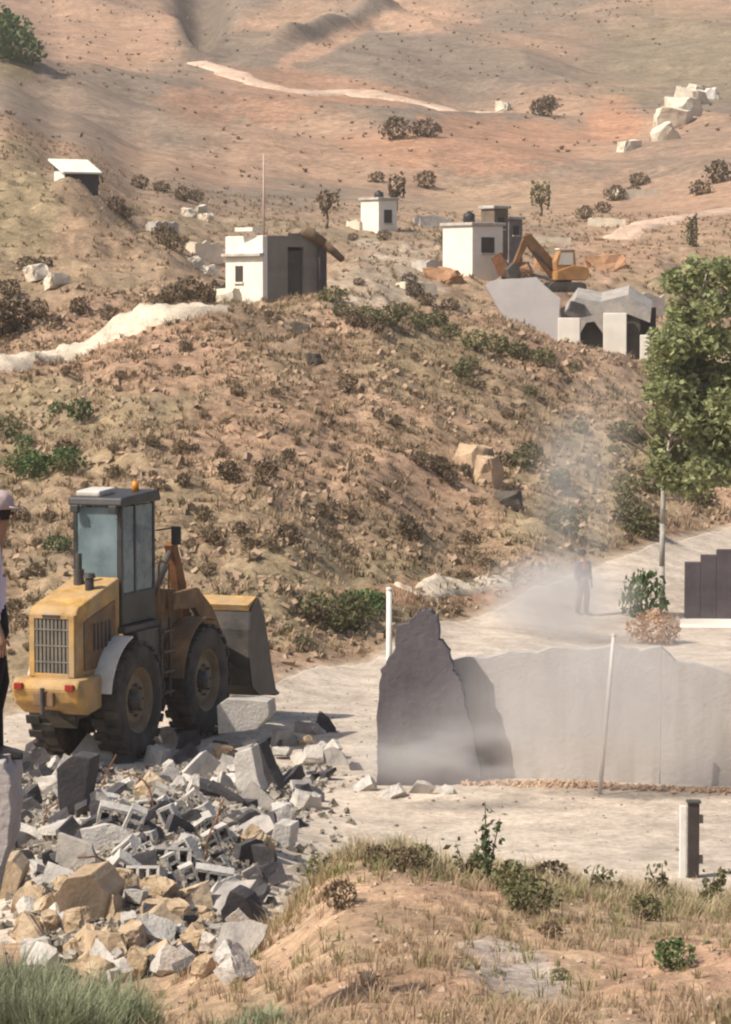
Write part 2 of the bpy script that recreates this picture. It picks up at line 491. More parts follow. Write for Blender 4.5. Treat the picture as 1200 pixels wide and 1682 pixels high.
M_track = soil_mat('track_dirt', False, (.52, .37, .27), .3, .25, .4)
strip('hill_path', [(-120, 625), (0, 603), (90, 588), (170, 558), (230, 528), (290, 518), (370, 510)], 1.7, M_path, .2)
strip('far_track', [(310, 100), (370, 116), (430, 140), (480, 152), (560, 150), (640, 162), (740, 182), (800, 186)], 3.6, M_track, .15, 140)
strip('shoulder_track', [(660, 972), (720, 968), (790, 962), (850, 960)], .8, M_path, .08, 40)
strip('village_track', [(1010, 395), (1060, 372), (1120, 358), (1200, 345), (1290, 340)], 2.6, M_track, .12, 60)

# ------------------------------------------------------------------ common materials
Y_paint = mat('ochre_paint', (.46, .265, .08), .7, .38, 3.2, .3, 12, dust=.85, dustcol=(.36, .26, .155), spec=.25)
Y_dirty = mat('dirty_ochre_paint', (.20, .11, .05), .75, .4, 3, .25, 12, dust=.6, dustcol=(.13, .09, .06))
STEEL = mat('dark_steel', (.05, .045, .042), .6, .35, 4, .25, 20, dust=.4, dustcol=(.16, .13, .1))
BLACK = mat('black_cab_paint', (.028, .028, .03), .5, .3, 4, .1, 20, dust=.3, dustcol=(.12, .1, .085))
RUBBER = mat('tyre_rubber', (.028, .026, .025), .85, .3, 5, .3, 25, dust=.5, dustcol=(.13, .105, .085))
RIM = mat('rim_paint', (.16, .11, .06), .6, .3, 5, .2, dust=.5, dustcol=(.2, .15, .1))
PALE_LIT = mat('dusty_lit_metal', (.55, .52, .46), .6, .15, 4, .1, dust=.4)  # sunlit paleness mixed into the dusty metal colour
GRILLE = mat('grille_grey', (.17, .155, .13), .7, .25, 6, .1, dust=.5, dustcol=(.3, .24, .17))
SEAT = mat('seat_vinyl', (.05, .05, .055), .6, .2, 6, .1)
def glass_mat():
    m, nt, b = new_mat('sky_tint_glass')
    N, L = nt.nodes, nt.links
    b.inputs['Base Color'].default_value = (.23, .30, .32, 1); b.inputs['Roughness'].default_value = .25  # blue grey pane colour stands in for the sky's reflection
    tr = N.new('ShaderNodeBsdfTransparent'); tr.inputs['Color'].default_value = (.62, .72, .74, 1)
    tc = N.new('ShaderNodeTexCoord'); n = N.new('ShaderNodeTexNoise'); n.inputs['Scale'].default_value = 2.5; n.inputs['Detail'].default_value = 6
    L.new(tc.outputs['Object'], n.inputs['Vector'])
    mr = N.new('ShaderNodeMapRange'); mr.inputs['From Min'].default_value = .3; mr.inputs['From Max'].default_value = .7; mr.inputs['To Min'].default_value = .35; mr.inputs['To Max'].default_value = .75
    L.new(n.outputs['Fac'], mr.inputs['Value'])
    mx = N.new('ShaderNodeMixShader'); L.new(mr.outputs['Result'], mx.inputs['Fac'])
    L.new(tr.outputs[0], mx.inputs[1]); L.new(b.outputs[0], mx.inputs[2]); L.new(mx.outputs[0], N['Material Output'].inputs['Surface'])
    return m
GLASS = glass_mat()
CONC = mat('pale_concrete', (.46, .43, .39), .9, .3, 2.5, .6, 20, dust=.45, dustcol=(.42, .345, .265))
CONC2 = mat('grey_concrete', (.31, .285, .26), .9, .28, 3, .5, 22, dust=.4, dustcol=(.44, .36, .28))
CONC_D = mat('dark_concrete', (.062, .057, .06), .92, .3, 3, .4, 22, dust=.25, dustcol=(.14, .12, .11))
OCHRE = mat('ochre_stone', (.40, .285, .17), .92, .3, 2.5, .5, 18, dust=.6, dustcol=(.5, .41, .31))
LIME = mat('pale_limestone', (.62, .54, .42), .92, .22, 1.5, .5, 12, dust=.3, dustcol=(.5, .38, .27))
WHITE = mat('whitewash', (.76, .71, .61), .85, .1, 1.4, .25, 20, dust=.35, dustcol=(.62, .52, .40))
BARK = mat('bark', (.16, .12, .085), .95, .3, 8, .6, 30)
PALEBARK = mat('pale_bark', (.36, .33, .29), .95, .25, 6, .5, 30)
RUST = mat('rusty_metal', (.20, .085, .035), .85, .35, 3, .3, 20)
WOOD = mat('weathered_wood', (.17, .115, .07), .9, .3, 5, .4, 20)
DARKIN = mat('dark_interior', (.05, .042, .036), .95, .2, 3, 0)

# ------------------------------------------------------------------ wheel loader, seen from behind on its right
def make_loader():
    D0 = 48.6
    gx = ground(158, D0)
    root = empty('wheel_loader', (gx.x, D0, 0.02), R(-20))
    tag(root, 'large ochre wheel loader with dark cab and raised bucket behind the rubble', 'loader')
    WR, TW, TR = .93, .46, .56          # wheel radius, tyre width, half track
    AX = 2.75                           # wheelbase
    # frames
    m = MB(); m.box((0, -.35, 1.02), (.62, 2.1, .5)); m.box((0, 1.0, .95), (.4, .9, .36)); m.build('rear_frame', STEEL, root, bevel=.02)
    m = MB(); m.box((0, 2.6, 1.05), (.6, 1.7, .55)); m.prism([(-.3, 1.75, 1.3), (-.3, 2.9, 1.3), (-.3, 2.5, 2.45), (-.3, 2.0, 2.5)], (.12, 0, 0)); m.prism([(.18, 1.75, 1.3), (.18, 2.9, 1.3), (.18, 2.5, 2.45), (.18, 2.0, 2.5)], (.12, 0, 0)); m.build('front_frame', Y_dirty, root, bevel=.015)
    m = MB(); m.cyl((0, 1.45, .7), (0, 1.45, 1.5), .13, n=14); m.build('articulation_pin', STEEL, root)
    for ay in (0, AX):
        m = MB(); m.cyl((-TR, ay, WR), (TR, ay, WR), .15, n=14); m.lathe([(-.25, .05), (-.2, .26), (.2, .26), (.25, .05)], (0, ay, WR), 16); m.build('axle', STEEL, root, True)
    # engine hood with sloping top
    h = .40
    prof = [(-1.55, 1.42), (-1.55, 2.40), (-1.47, 2.52), (.05, 2.86), (.05, 1.42)]
    hood = MB().prism([(-h, y, z) for y, z in prof], (2 * h, 0, 0)).build('hood', Y_paint, root, bevel=.035)
    for sx in (-1, 1):
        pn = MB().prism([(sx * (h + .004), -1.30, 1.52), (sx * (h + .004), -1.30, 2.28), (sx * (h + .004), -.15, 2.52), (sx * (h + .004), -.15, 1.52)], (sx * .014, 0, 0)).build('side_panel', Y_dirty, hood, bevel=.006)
        for i in range(5):
            MB().box((sx * (h + .03), -.95 + i * .14, 2.02), (.02, .05, .42)).build('louvre', STEEL, hood)
    fr = MB()
    for sx in (-1, 1): fr.box((sx * .335, -1.573, 1.93), (.09, .05, .96))
    fr.box((0, -1.573, 2.38), (.58, .05, .07)); fr.box((0, -1.573, 1.47), (.58, .05, .07)); fr.build('grille_frame', Y_paint, hood, bevel=.008)
    MB().box((0, -1.556, 1.93), (.58, .012, .84)).build('grille_panel', DARKIN, hood)
    for i in range(9):
        MB().box((-.26 + i * .065, -1.572, 1.925), (.036, .02, .83), (0, 0, .25)).build('grille_slat', GRILLE, hood)
    for i in range(3):
        MB().box((0, -1.585, 1.68 + i * .25), (.58, .012, .02)).build('grille_bar', GRILLE, hood)
    MB().cyl((-.12, -.35, 2.7), (-.12, -.35, 3.25), .05, .05, 12).cyl((-.12, -.35, 2.7), (-.12, -.35, 3.0), .085, .085, 14).build('exhaust_stack', STEEL, root)
    MB().cyl((.18, -.6, 2.66), (.18, -.6, 2.9), .07, n=12).cyl((.18, -.6, 2.9), (.18, -.6, 2.97), .1, .08, 14).build('air_intake', BLACK, root)
    # counterweight
    c = .56
    cw = MB()
    cw.prism([(-c, -1.78, 1.05), (-c, -1.88, 1.30), (-c, -1.78, 1.44), (-c, -.95, 1.44), (-c, -.95, .92), (-c, -1.45, .86)], (2 * c, 0, 0))
    cwo = cw.build('counterweight', Y_paint, root, bevel=.05)
    MB().box((0, -1.86, 1.14), (.34, .1, .22)).build('hitch_block', Y_dirty, cwo, bevel=.02)
    MB().cyl((0, -1.93, .92), (0, -1.93, 1.32), .035, n=10).build('hitch_pin', STEEL, cwo)
    for sx in (-1, 1):
        MB().box((sx * .43, -1.875, 1.33), (.14, .06, .1)).build('tail_light', mat('tail_lens', (.25, .02, .015), .3, .1, 5, 0), cwo, bevel=.01)
    MB().prism([(-.12, -1.62, .86), (.12, -1.62, .86), (.2, -1.1, .6), (-.2, -1.1, .6)], (0, .12, .25)).build('belly_guard', STEEL, root)
    # wheels
    for ay in (0, AX):
        for sx in (-1, 1):
            cx = sx * TR
            hub = MB().lathe([(-.14, .02), (-.12, .16), (.16 * 1, .16), (.19, .02)] if sx > 0 else [(-.19, .02), (-.16, .16), (.12, .16), (.14, .02)], (cx, ay, WR), 18).build('wheel', STEEL, root, True)
            w2 = TW / 2
            MB().lathe([(-w2 * .75, .50), (-w2 * .95, .58), (-w2, .72), (-w2 * .93, .84), (-w2 * .75, .885), (0, .90), (w2 * .75, .885), (w2 * .93, .84), (w2, .72), (w2 * .95, .58), (w2 * .75, .50)], (cx, ay, WR), 40).build('tyre', RUBBER, hub, True)
            lg = MB()
            for i in range(22):
                a = 2 * math.pi * i / 22
                for q in (-1, 1):
                    aa = a + (.14 if q > 0 else 0)
                    lg.box((cx + q * w2 * .5, ay + .905 * math.cos(aa), WR + .905 * math.sin(aa)), (w2 * 1.0, .05, .13), (aa, 0, 0) if False else (aa - math.pi / 2 + math.pi / 2, 0, 0))
            lg.build('tread', RUBBER, hub)
            rp = [(0, .17), (.06, .30), (.05, .36), (-.02, .44), (.10, .47), (.13, .52)]
            MB().lathe([(sx * o * 1.0 + sx * .06, r) for o, r in rp], (cx, ay, WR), 32).build('rim', RIM, hub, True)
            for i in range(8):
                a = 2 * math.pi * i / 8
                MB().cyl((cx + sx * .1, ay + .24 * math.cos(a), WR + .24 * math.sin(a)), (cx + sx * .16, ay + .24 * math.cos(a), WR + .24 * math.sin(a)), .022, n=6).build('wheel_nut', STEEL, hub)
    # mudguards: rear ones pale to stand in for the sunlit wheel edge, yellow over the front ones
    def guard(ay, sx, a0, a1, r, m_, wdt):
        g = MB(); n = 10; x0, x1 = sx * TR - wdt / 2, sx * TR + wdt / 2
        for i in range(n):
            t0, t1 = R(a0 + (a1 - a0) * i / n), R(a0 + (a1 - a0) * (i + 1) / n)
            q = [(r, t0), (r, t1), (r + .03, t1), (r + .03, t0)]
            g.prism([(x0, ay + rr * math.cos(t), WR + rr * math.sin(t)) for rr, t in q], (x1 - x0, 0, 0))
        return g.build('mudguard', m_, root)
    for sx in (-1, 1):
        guard(0, sx, 100, 168, 1.02, PALE_LIT, .34)
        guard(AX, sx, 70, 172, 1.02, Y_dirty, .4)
    # platform, steps and cab
    pl = MB(); pl.box((0, .72, 2.02), (1.05, 1.5, .1)); pl.box((.46, .75, 1.62), (.26, .9, .7)); pl.box((-.46, .75, 1.62), (.26, .9, .7)); pl.build('cab_platform', STEEL, root, bevel=.02)
    for sx in (-1, 1):
        ld = MB()
        for yy in (1.16, 1.5): ld.box((sx * .62, yy, 1.45), (.04, .04, 1.3))
        for k in range(4): ld.box((sx * .63, 1.33, .9 + k * .33), (.12, .40, .03))
        ld.build('ladder', STEEL, root)
    cab_w, y0, y1, z0, z1 = .42, .08, 1.40, 2.07, 3.98
    cabl = MB().box((0, (y0 + y1) / 2, 2.33), (2 * cab_w, y1 - y0, .52)).build('cab_body', BLACK, root, bevel=.03)
    for sx in (-1, 1):
        for yy in (y0 + .04, .62, y1 - .05):
            MB().box((sx * (cab_w - .035), yy, (2.55 + z1) / 2), (.07, .075, z1 - 2.55)).build('cab_post', BLACK, cabl, bevel=.01)
    roof = MB().prism([(-cab_w - .05, y0 - .1, z1), (-cab_w - .05, y0 - .06, z1 + .13), (-cab_w - .05, y1 + .05, z1 + .19), (-cab_w - .05, y1 + .14, z1 + .02), (-cab_w - .05, y1 + .1, z1)], (2 * cab_w + .1, 0, 0)).build('cab_roof', BLACK, root, bevel=.03)
    MB().box((-.18, .42, z1 + .19), (.42, .6, .1), (.05, 0, 0)).build('roof_bright_patch', PALE_LIT, roof, bevel=.03)  # whitish patch of the cab roof top, built as a pale box
    MB().cyl((.25, 1.0, z1 + .17), (.25, 1.0, z1 + .34), .06, .05, 12).build('beacon', mat('amber_lens', (.5, .2, .02), .3, .1, 5, 0), roof, True)
    for sx in (-1, 1):
        MB().box((sx * .33, y0 - .12, z1 - .05), (.14, .08, .12)).build('work_light', BLACK, roof, bevel=.015)
    MB().box((0, y0 + .012, 3.27), (2 * cab_w - .16, .012, 1.36)).build('rear_pane', GLASS, cabl)
    MB().box((0, y1 - .012, 3.27), (2 * cab_w - .16, .012, 1.36)).build('windscreen', GLASS, cabl)
    for sx in (-1, 1):
        MB().box((sx * (cab_w - .02), .35, 3.27), (.012, .44, 1.36)).build('side_pane', GLASS, cabl)
        MB().box((sx * (cab_w - .02), .985, 3.27), (.012, .62, 1.36)).build('side_pane', GLASS, cabl)
        MB().cyl((sx * .42, 1.4, 3.5), (sx * .72, 1.5, 3.55), .015, n=6).box((sx * .74, 1.5, 3.42), (.16, .04, .3)).build('mirror', BLACK, root)
    MB().box((0, .7, 2.75), (.44, .42, .16)).box((0, .5, 3.1), (.42, .14, .62), (-.12, 0, 0)).build('seat', SEAT, cabl, bevel=.04)
    MB().cyl((0, 1.22, 2.6), (0, 1.08, 2.95), .03, n=8).lathe([(-.012, .15), (0, .165), (.012, .15)], (0, 1.06, 2.97), 16, 'Z').build('steering_wheel', BLACK, cabl)
    for sx in (-1, 1):
        MB().tube([(sx * .6, 1.12, 2.07), (sx * .6, 1.12, 2.95), (sx * .56, 1.3, 3.02), (sx * .6, 1.52, 2.95), (sx * .6, 1.52, 2.07)], [.018] * 5, 6).build('handrail', Y_dirty, root)
        MB().tube([(sx * .2, 1.1, 1.2), (sx * .34, 1.5, 1.75), (sx * .26, 1.9, 1.55), (sx * .22, 2.2, 1.9)], [.025] * 4, 6).build('hose', RUBBER, root)
    MB().box((0, -1.602, 2.385), (.3, .006, .045)).build('name_plate', BLACK, hood)
    # lift arms, crank and rams
    for sx in (-1, 1):
        x = sx * .40
        pr = [(2.05, 2.15), (2.15, 2.42), (3.05, 2.44), (3.7, 2.05), (4.5, 1.15), (4.55, .88), (4.35, .86), (3.55, 1.62), (2.95, 2.1)]
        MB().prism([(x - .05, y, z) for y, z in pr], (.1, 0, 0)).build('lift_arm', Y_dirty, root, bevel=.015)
        MB().cyl((x * .8, 1.9, 1.05), (x * .8, 2.7, 1.6), .085, n=12).cyl((x * .8, 2.7, 1.6), (x * .8, 3.2, 1.95), .045, n=10).build('lift_ram', STEEL, root)
    MB().box((0, 3.6, 1.85), (.72, .16, .2)).build('arm_crossbar', Y_dirty, root, bevel=.02)
    MB().prism([(-.08, 2.95, 2.95), (-.08, 2.85, 3.14), (-.08, 3.05, 3.2), (-.08, 3.42, 2.5), (-.08, 3.68, 1.7), (-.08, 3.5, 1.62), (-.08, 3.2, 2.2)], (.16, 0, 0)).build('tilt_crank', RUST, root, bevel=.015)
    MB().cyl((0, 2.15, 2.4), (0, 2.65, 2.8), .09, n=12).cyl((0, 2.65, 2.8), (0, 2.95, 3.03), .05, n=10).build('tilt_ram', STEEL, root)
    MB().cyl((0, 3.58, 1.72), (0, 4.5, 1.45), .05, n=10).build('tilt_link', STEEL, root)
    # bucket
    bw = .82
    shell = [(4.42, 1.95), (4.36, 1.60), (4.36, 1.0), (4.48, .62), (4.8, .42), (5.6, .36)]
    b = MB()
    for i in range(len(shell) - 1):
        (ya, za), (yb, zb) = shell[i], shell[i + 1]
        t = Vector((0, yb - ya, zb - za)).normalized(); nrm = Vector((0, -t.z, t.y)) * .035
        b.prism([(-bw, ya, za), (-bw, yb, zb), (-bw, yb + nrm.y, zb + nrm.z), (-bw, ya + nrm.y, za + nrm.z)], (2 * bw, 0, 0))
    bo = b.build('bucket', STEEL, root)
    for sx in (-1, 1):
        MB().prism([(sx * bw, y, z) for y, z in shell + [(5.35, .9), (5.05, 1.75), (4.75, 2.12)]], (sx * .035, 0, 0)).build('bucket_side', BLACK, bo)
    MB().box((0, 5.62, .36), (2 * bw + .06, .2, .05)).build('cutting_edge', STEEL, bo)
    for i in range(6):
        MB().box((-bw + .1 + i * (2 * bw - .2) / 5, 5.76, .36), (.09, .2, .06)).build('tooth', STEEL, bo)
    MB().prism([(-bw, 4.40, 1.92), (-bw, 4.36, 2.02), (-bw, 4.75, 2.14), (-bw, 4.85, 2.02)], (2 * bw, 0, 0)).build('spill_guard', Y_paint, bo)
    # dry soil heaped in the bucket
    g = MB(); nx, ny = 14, 8; vs = []
    for i in range(nx):
        for j in range(ny):
            tx, ty = i / (nx - 1) * 2 - 1, j / (ny - 1)
            vs.append((tx * (bw - .03), 4.42 + ty * .95, 1.55 + .62 * (1 - tx * tx) * math.sin(math.pi * min(1, ty * 1.1)) - .5 * ty + random.uniform(-.04, .04)))
    g.add(vs, [(i * ny + j, (i + 1) * ny + j, (i + 1) * ny + j + 1, i * ny + j + 1) for i in range(nx - 1) for j in range(ny - 1)])
    tag(g.build('soil_load', mat('load_soil', (.40, .29, .19), .95, .3, 5, .8, 25), bo), 'dry soil heaped in the bucket')
    return root
make_loader()

# ------------------------------------------------------------------ grey yard wall, broken slab and posts
M_wall = mat('dusty_grey_plaster', (.39, .355, .33), .92, .14, .9, .35, 14, dust=.4, dustcol=(.45, .4, .35))
_nt = M_wall.node_tree; _N, _L = _nt.nodes, _nt.links; _b = _N['Principled BSDF']
_src = _b.inputs['Base Color'].links[0].from_socket
_tc = _N.new('ShaderNodeTexCoord'); _mp = _N.new('ShaderNodeMapping'); _mp.inputs['Scale'].default_value = (2.6, 2.6, .35); _L.new(_tc.outputs['Object'], _mp.inputs['Vector'])
_ns = _N.new('ShaderNodeTexNoise'); _ns.inputs['Scale'].default_value = 1.6; _ns.inputs['Detail'].default_value = 7; _L.new(_mp.outputs[0], _ns.inputs['Vector'])
_mr = _N.new('ShaderNodeMapRange'); _mr.inputs['From Min'].default_value = .48; _mr.inputs['From Max'].default_value = .72; _mr.inputs['To Max'].default_value = .55; _L.new(_ns.outputs['Fac'], _mr.inputs['Value'])
_mx = _N.new('ShaderNodeMixRGB'); _mx.inputs['Color2'].default_value = (.26, .225, .19, 1); _L.new(_mr.outputs['Result'], _mx.inputs['Fac']); _L.new(_src, _mx.inputs['Color1']); _L.new(_mx.outputs[0], _b.inputs['Base Color'])
def yard_wall():
    top = [(738, 1085), (765, 1078), (800, 1082), (835, 1070), (880, 1074), (905, 1064), (960, 1068), (1010, 1060), (1050, 1070), (1085, 1062), (1110, 1086), (1150, 1092), (1200, 1108), (1260, 1118), (1400, 1125)]
    def Dat(px): return 46.6 - (px - 700) / 700 * 1.3
    pts = []; jit = random.Random(5)
    for i in range(len(top) - 1):
        (a, b), (c, d) = top[i], top[i + 1]
        for t in (0, .33, .66):
            pts.append((a + (c - a) * t, b + (d - b) * t + jit.uniform(-1.2, 1.2)))
    pts.append(top[-1])
    up = [P(a, b, Dat(a)) for a, b in pts]
    root = empty('yard_wall', (up[0].x, up[0].y, 0))
    tag(root, 'long dusty grey concrete yard wall with ragged top beside the road', 'wall')
    # cast in bays, each bay a panel of its own
    bays = [738, 1085, 1400]
    for s, e in zip(bays[:-1], bays[1:]):
        row = [u for u, (a, b) in zip(up, pts) if s - 1 <= a <= e + 1]
        def at(px):
            k = np.interp(px, [p[0] for p in pts], range(len(pts)))
            i = min(int(k), len(up) - 2); return up[i].lerp(up[i + 1], k - i)
        line = [at(s + .6)] + [u for u, (a, b) in zip(up, pts) if s + 3 < a < e - 3] + [at(e - .6)]
        dn = [Vector((p.x, p.y, -.15)) for p in (line[-1], line[0])]
        o = MB().prism([p - root.location for p in line + dn], (.02, .26, 0)).build('panel', M_wall, root)
    return root
yard_wall()

def slab_outline(name, pts, D, tilt, vec, m, label, cat, n_sub=3, seed=1, jit=1.5):
    """broken standing piece: outline read in the picture, own thickness, ragged edge"""
    r = random.Random(seed); out = []
    for i in range(len(pts)):
        a, b = pts[i], pts[(i + 1) % len(pts)]
        for k in range(n_sub):
            t = k / n_sub
            out.append((a[0] + (b[0] - a[0]) * t + r.uniform(-jit, jit), a[1] + (b[1] - a[1]) * t + r.uniform(-jit, jit)))
    x0 = min(p[0] for p in pts)
    V3 = [P(x, y, D + (x - x0) * tilt) for x, y in out]
    base = Vector((sum(v.x for v in V3) / len(V3), sum(v.y for v in V3) / len(V3), min(v.z for v in V3)))
    o = MB().prism([v - base for v in V3], vec).build(name, m, None, bevel=.012)
    o.location = base
    return tag(o, label, cat)
M_frag = mat('shaded_concrete', (.105, .093, .1), .93, .25, 1.6, .5, 10, dust=.35, dustcol=(.16, .14, .14))  # shade on the wall remnant put into its dark colour
slab_outline('broken_wall', [(618, 1298), (620, 1150), (626, 1100), (650, 1066), (648, 1028), (668, 1024), (676, 1016), (688, 1004), (704, 1001), (716, 1012), (722, 1050), (738, 1070), (744, 1102), (758, 1122), (764, 1160), (778, 1205), (794, 1298)], 45.95, .0, (.03, .28, 0), M_frag,
             'tall jagged dark grey remnant of a broken wall rising out of the dust', 'wall', 5, 1, 2.2)

def post(name, a, b, w, m, label, cat, n=10, cap=None):
    """a, b: picture points with distance: foot and top"""
    A, B = P(*a), P(*b); A.z = float(H(A.x, A.y)) - .06
    root = empty(name, A); tag(root, label, cat)
    MB().cyl((0, 0, 0), B - A, w, w * .9, n).build('shaft', m, root, True)
    MB().cyl(B - A, B - A + Vector((0, 0, .03)), w * 1.15, w * .9, n).build('cap', cap or m, root)
    MB().box((0, 0, .03), (w * 4.5, w * 4.5, .12)).build('footing', CONC2, root, bevel=.02)
    return root
post('white_post', (638, 1262, 46.9), (639, 968, 46.9), .048, mat('white_post_paint', (.66, .63, .56), .7, .12, 4, .15), 'white painted post standing behind the jagged dark wall remnant', 'post')
post('pale_pole', (984, 1298, 44.9), (1008, 1044, 44.9), .035, mat('pale_pole_metal', (.56, .51, .46), .6, .12, 4, .1), 'thin pale leaning pole in front of the grey yard wall', 'pole')
def gate_post():
    A = ground(1138, 38.3)
    root = empty('gate_post', A + Vector((0, 0, -.05)))
    tag(root, 'dark steel gate post with white painted edge board among the weeds', 'post')
    h = zpy(1318, 38.3) - A.z + .05
    MB().box((0, 0, h / 2), (.14, .12, h)).build('post', mat('dark_post_paint', (.05, .038, .034), .6, .2, 5, .15), root, bevel=.01)
    MB().box((-.13, .0, h / 2 - .02), (.085, .05, h - .04)).build('edge_board', mat('white_board', (.72, .68, .62), .7, .1, 5, .1), root, bevel=.008)
    MB().box((0, 0, h + .012), (.18, .16, .03)).build('cap', STEEL, root, bevel=.006)
    for z in (h * .3, h * .8):
        MB().box((.09, -.03, z), (.05, .08, .1)).build('hinge', STEEL, root)
gate_post()

# dark stepped block building at the right edge
def dark_store():
    D0 = 71.0; b = P(1124, 1016, D0); gz = float(H(b.x, D0)) - .05
    root = empty('block_store', (b.x, D0, gz), R(-4))
    tag(root, 'dark purplish grey block store with slightly stepped top at the right edge', 'building')
    m = mat('dark_block', (.075, .062, .068), .9, .25, 2, .4, 16); k = 1 / ppm(D0)
    z0 = b.z - gz
    for x0, x1, py in [(1124, 1150, 924), (1150, 1176, 912), (1176, 1330, 903)]:
        X0, X1 = (x0 - 1124) * k, (x1 - 1124) * k; zt = zpy(py, D0) - gz
        MB().box(((X0 + X1) / 2, .15, (z0 + zt) / 2), (X1 - X0 - .003, .3, zt - z0)).build('wall_section', m, root, bevel=.012)
    MB().box((1.9, 2.2, (z0 + .7) / 2), (2.1, 3.6, z0 + .7)).build('rear_wall', m, root)
    MB().box((1.5, -.75, z0 - .2), (3.3, 1.75, .4)).build('plinth', WHITE, root, bevel=.03)
    MB().box((1.9, 2.25, z0 + .75), (2.2, 3.7, .08)).build('roof', m, root)
dark_store()

# ------------------------------------------------------------------ rubble
def chunk_mesh(name, seed, dims, cuts=5, m=None, rough=.02):
    r = random.Random(seed); bm = bmesh.new()
    bmesh.ops.create_cube(bm, size=1.0)
    for v in bm.verts: v.co = Vector((v.co.x * dims[0], v.co.y * dims[1], v.co.z * dims[2]))
    for _ in range(cuts):
        n = Vector((r.gauss(0, 1), r.gauss(0, 1), r.gauss(0, .6))).normalized()
        ext = max(abs(Vector((sx * dims[0] / 2, sy * dims[1] / 2, sz * dims[2] / 2)).dot(n)) for sx in (-1, 1) for sy in (-1, 1) for sz in (-1, 1))
        res = bmesh.ops.bisect_plane(bm, geom=bm.verts[:] + bm.edges[:] + bm.faces[:], plane_co=n * ext * r.uniform(.5, .82), plane_no=n, clear_outer=True)
        ed = [e for e in res['geom_cut'] if isinstance(e, bmesh.types.BMEdge)]
        if ed: bmesh.ops.contextual_create(bm, geom=ed)
    bmesh.ops.triangulate(bm, faces=[f for f in bm.faces if len(f.verts) > 4])
    bmesh.ops.subdivide_edges(bm, edges=bm.edges[:], cuts=2, use_grid_fill=True)
    o3 = Vector((r.uniform(0, 50), r.uniform(0, 50), r.uniform(0, 50))); mx_ = max(dims)
    for v in bm.verts:
        q = v.co / mx_
        v.co += (mnoise.noise_vector(q * 3.5 + o3) * 1.4 + mnoise.noise_vector(q * 9 + o3)) * rough * mx_ + Vector((r.uniform(-1, 1), r.uniform(-1, 1), r.uniform(-1, 1))) * rough * .35 * mx_
    bmesh.ops.recalc_face_normals(bm, faces=bm.faces)
    me = bpy.data.meshes.new(name); bm.to_mesh(me); bm.free()
    if m: me.materials.append(m)
    return me

def hollow_block_mesh(name, m, cores=2):
    """concrete block with open cores"""
    L_, W_, H_, t = .42, .2, .2, .035
    b = MB()
    b.box((0, -W_ / 2 + t / 2, 0), (L_, t, H_)); b.box((0, W_ / 2 - t / 2, 0), (L_, t, H_))
    for i in range(cores + 1):
        x = -L_ / 2 + t / 2 + i * (L_ - t) / cores
        b.box((x, 0, 0), (t, W_ - 2 * t - .002, H_ - .004))
    me = bpy.data.meshes.new(name); me.from_pydata(b.v, [], b.f)
    bm = bmesh.new(); bm.from_mesh(me); bmesh.ops.recalc_face_normals(bm, faces=bm.faces); bm.to_mesh(me); bm.free()
    me.materials.append(m)
    return me

pale_var = [chunk_mesh('concrete_chunk', 100 + i, (random.uniform(.4, .7), random.uniform(.3, .5), random.uniform(.18, .4)), 5, CONC, .028) for i in range(8)]
grey_var = [chunk_mesh('flat_chunk', 200 + i, (random.uniform(.7, 1.15), random.uniform(.45, .8), .12), 4, CONC2 if i % 2 else CONC, .014) for i in range(6)]
dark_var = [chunk_mesh('dark_chunk', 300 + i, (random.uniform(.5, .85), random.uniform(.35, .65), .12), 4, CONC_D, .014) for i in range(5)]  # dark slabs, also filling in for shadowed gaps between the pieces
ochre_var = [chunk_mesh('ochre_rock', 400 + i, (random.uniform(.4, .6), random.uniform(.35, .5), random.uniform(.3, .5)), 14, OCHRE, .045) for i in range(7)]
hollow_var = [hollow_block_mesh('hollow_block', CONC, 2), hollow_block_mesh('hollow_block', CONC, 3)]
INFO = {
    'pale': ('concrete_chunk', pale_var, 'pale broken concrete chunk in the heap', 'rubble', 'pale concrete chunks of the rubble heap'),
    'grey': ('flat_chunk', grey_var, 'flat broken concrete slab in the heap', 'rubble', 'flat grey slabs of the rubble heap'),
    'dark': ('dark_chunk', dark_var, 'small dark slab in the heap', 'rubble', 'small dark slabs of the rubble heap'),
    'ochre': ('ochre_rock', ochre_var, 'tan ochre rock of the heap', 'rock', 'ochre rocks at the foot of the heap'),
    'hollow': ('hollow_block', hollow_var, 'pale hollow concrete block in the heap', 'block', 'hollow blocks in the rubble heap'),
}
def zone_heap(px, py):
    a = 'at the left side' if px < 130 else 'in the middle' if px < 330 else 'at the right side'
    b = 'by the loader wheels' if py < 1290 else 'halfway down' if py < 1440 else 'at the near foot'
    return a + ', ' + b
def put(kind, px, py, s=1.0, rot=None, lift=.0, label=None, flat=False):
    nm, var, lab, cat, grp = INFO[kind]
    p = hit(px, py)
    o = link(nm, random.choice(var))
    o.location = p + Vector((0, 0, lift))
    o.rotation_euler = rot if rot else ((random.uniform(-.35, .35), random.uniform(-.35, .35), random.uniform(0, 6.3)) if flat else (random.uniform(-.9, .9), random.uniform(-.9, .9), random.uniform(0, 6.3)))
    o.scale = (s, s, s)
    tag(o, label or (lab.replace(' before the loader', '').replace('at the near foot of the rubble heap', 'of the rubble heap') + ' ' + zone_heap(px, py)), cat, None if label else grp)
    return o
def heap(px, py):
    """is this picture point on the heap?"""
    t = np.interp(py, [1195, 1250, 1330, 1400, 1480, 1560, 1615], [0, 1, 1, 1, 1, .8, .3])
    lo = np.interp(py, [1195, 1240, 1300, 1400, 1600], [420, 20, 0, 0, 60]); hi = np.interp(py, [1195, 1250, 1330, 1400, 1500, 1615], [540, 550, 520, 450, 420, 400])
    return lo < px < hi
n = 0
rr = random.Random(11)
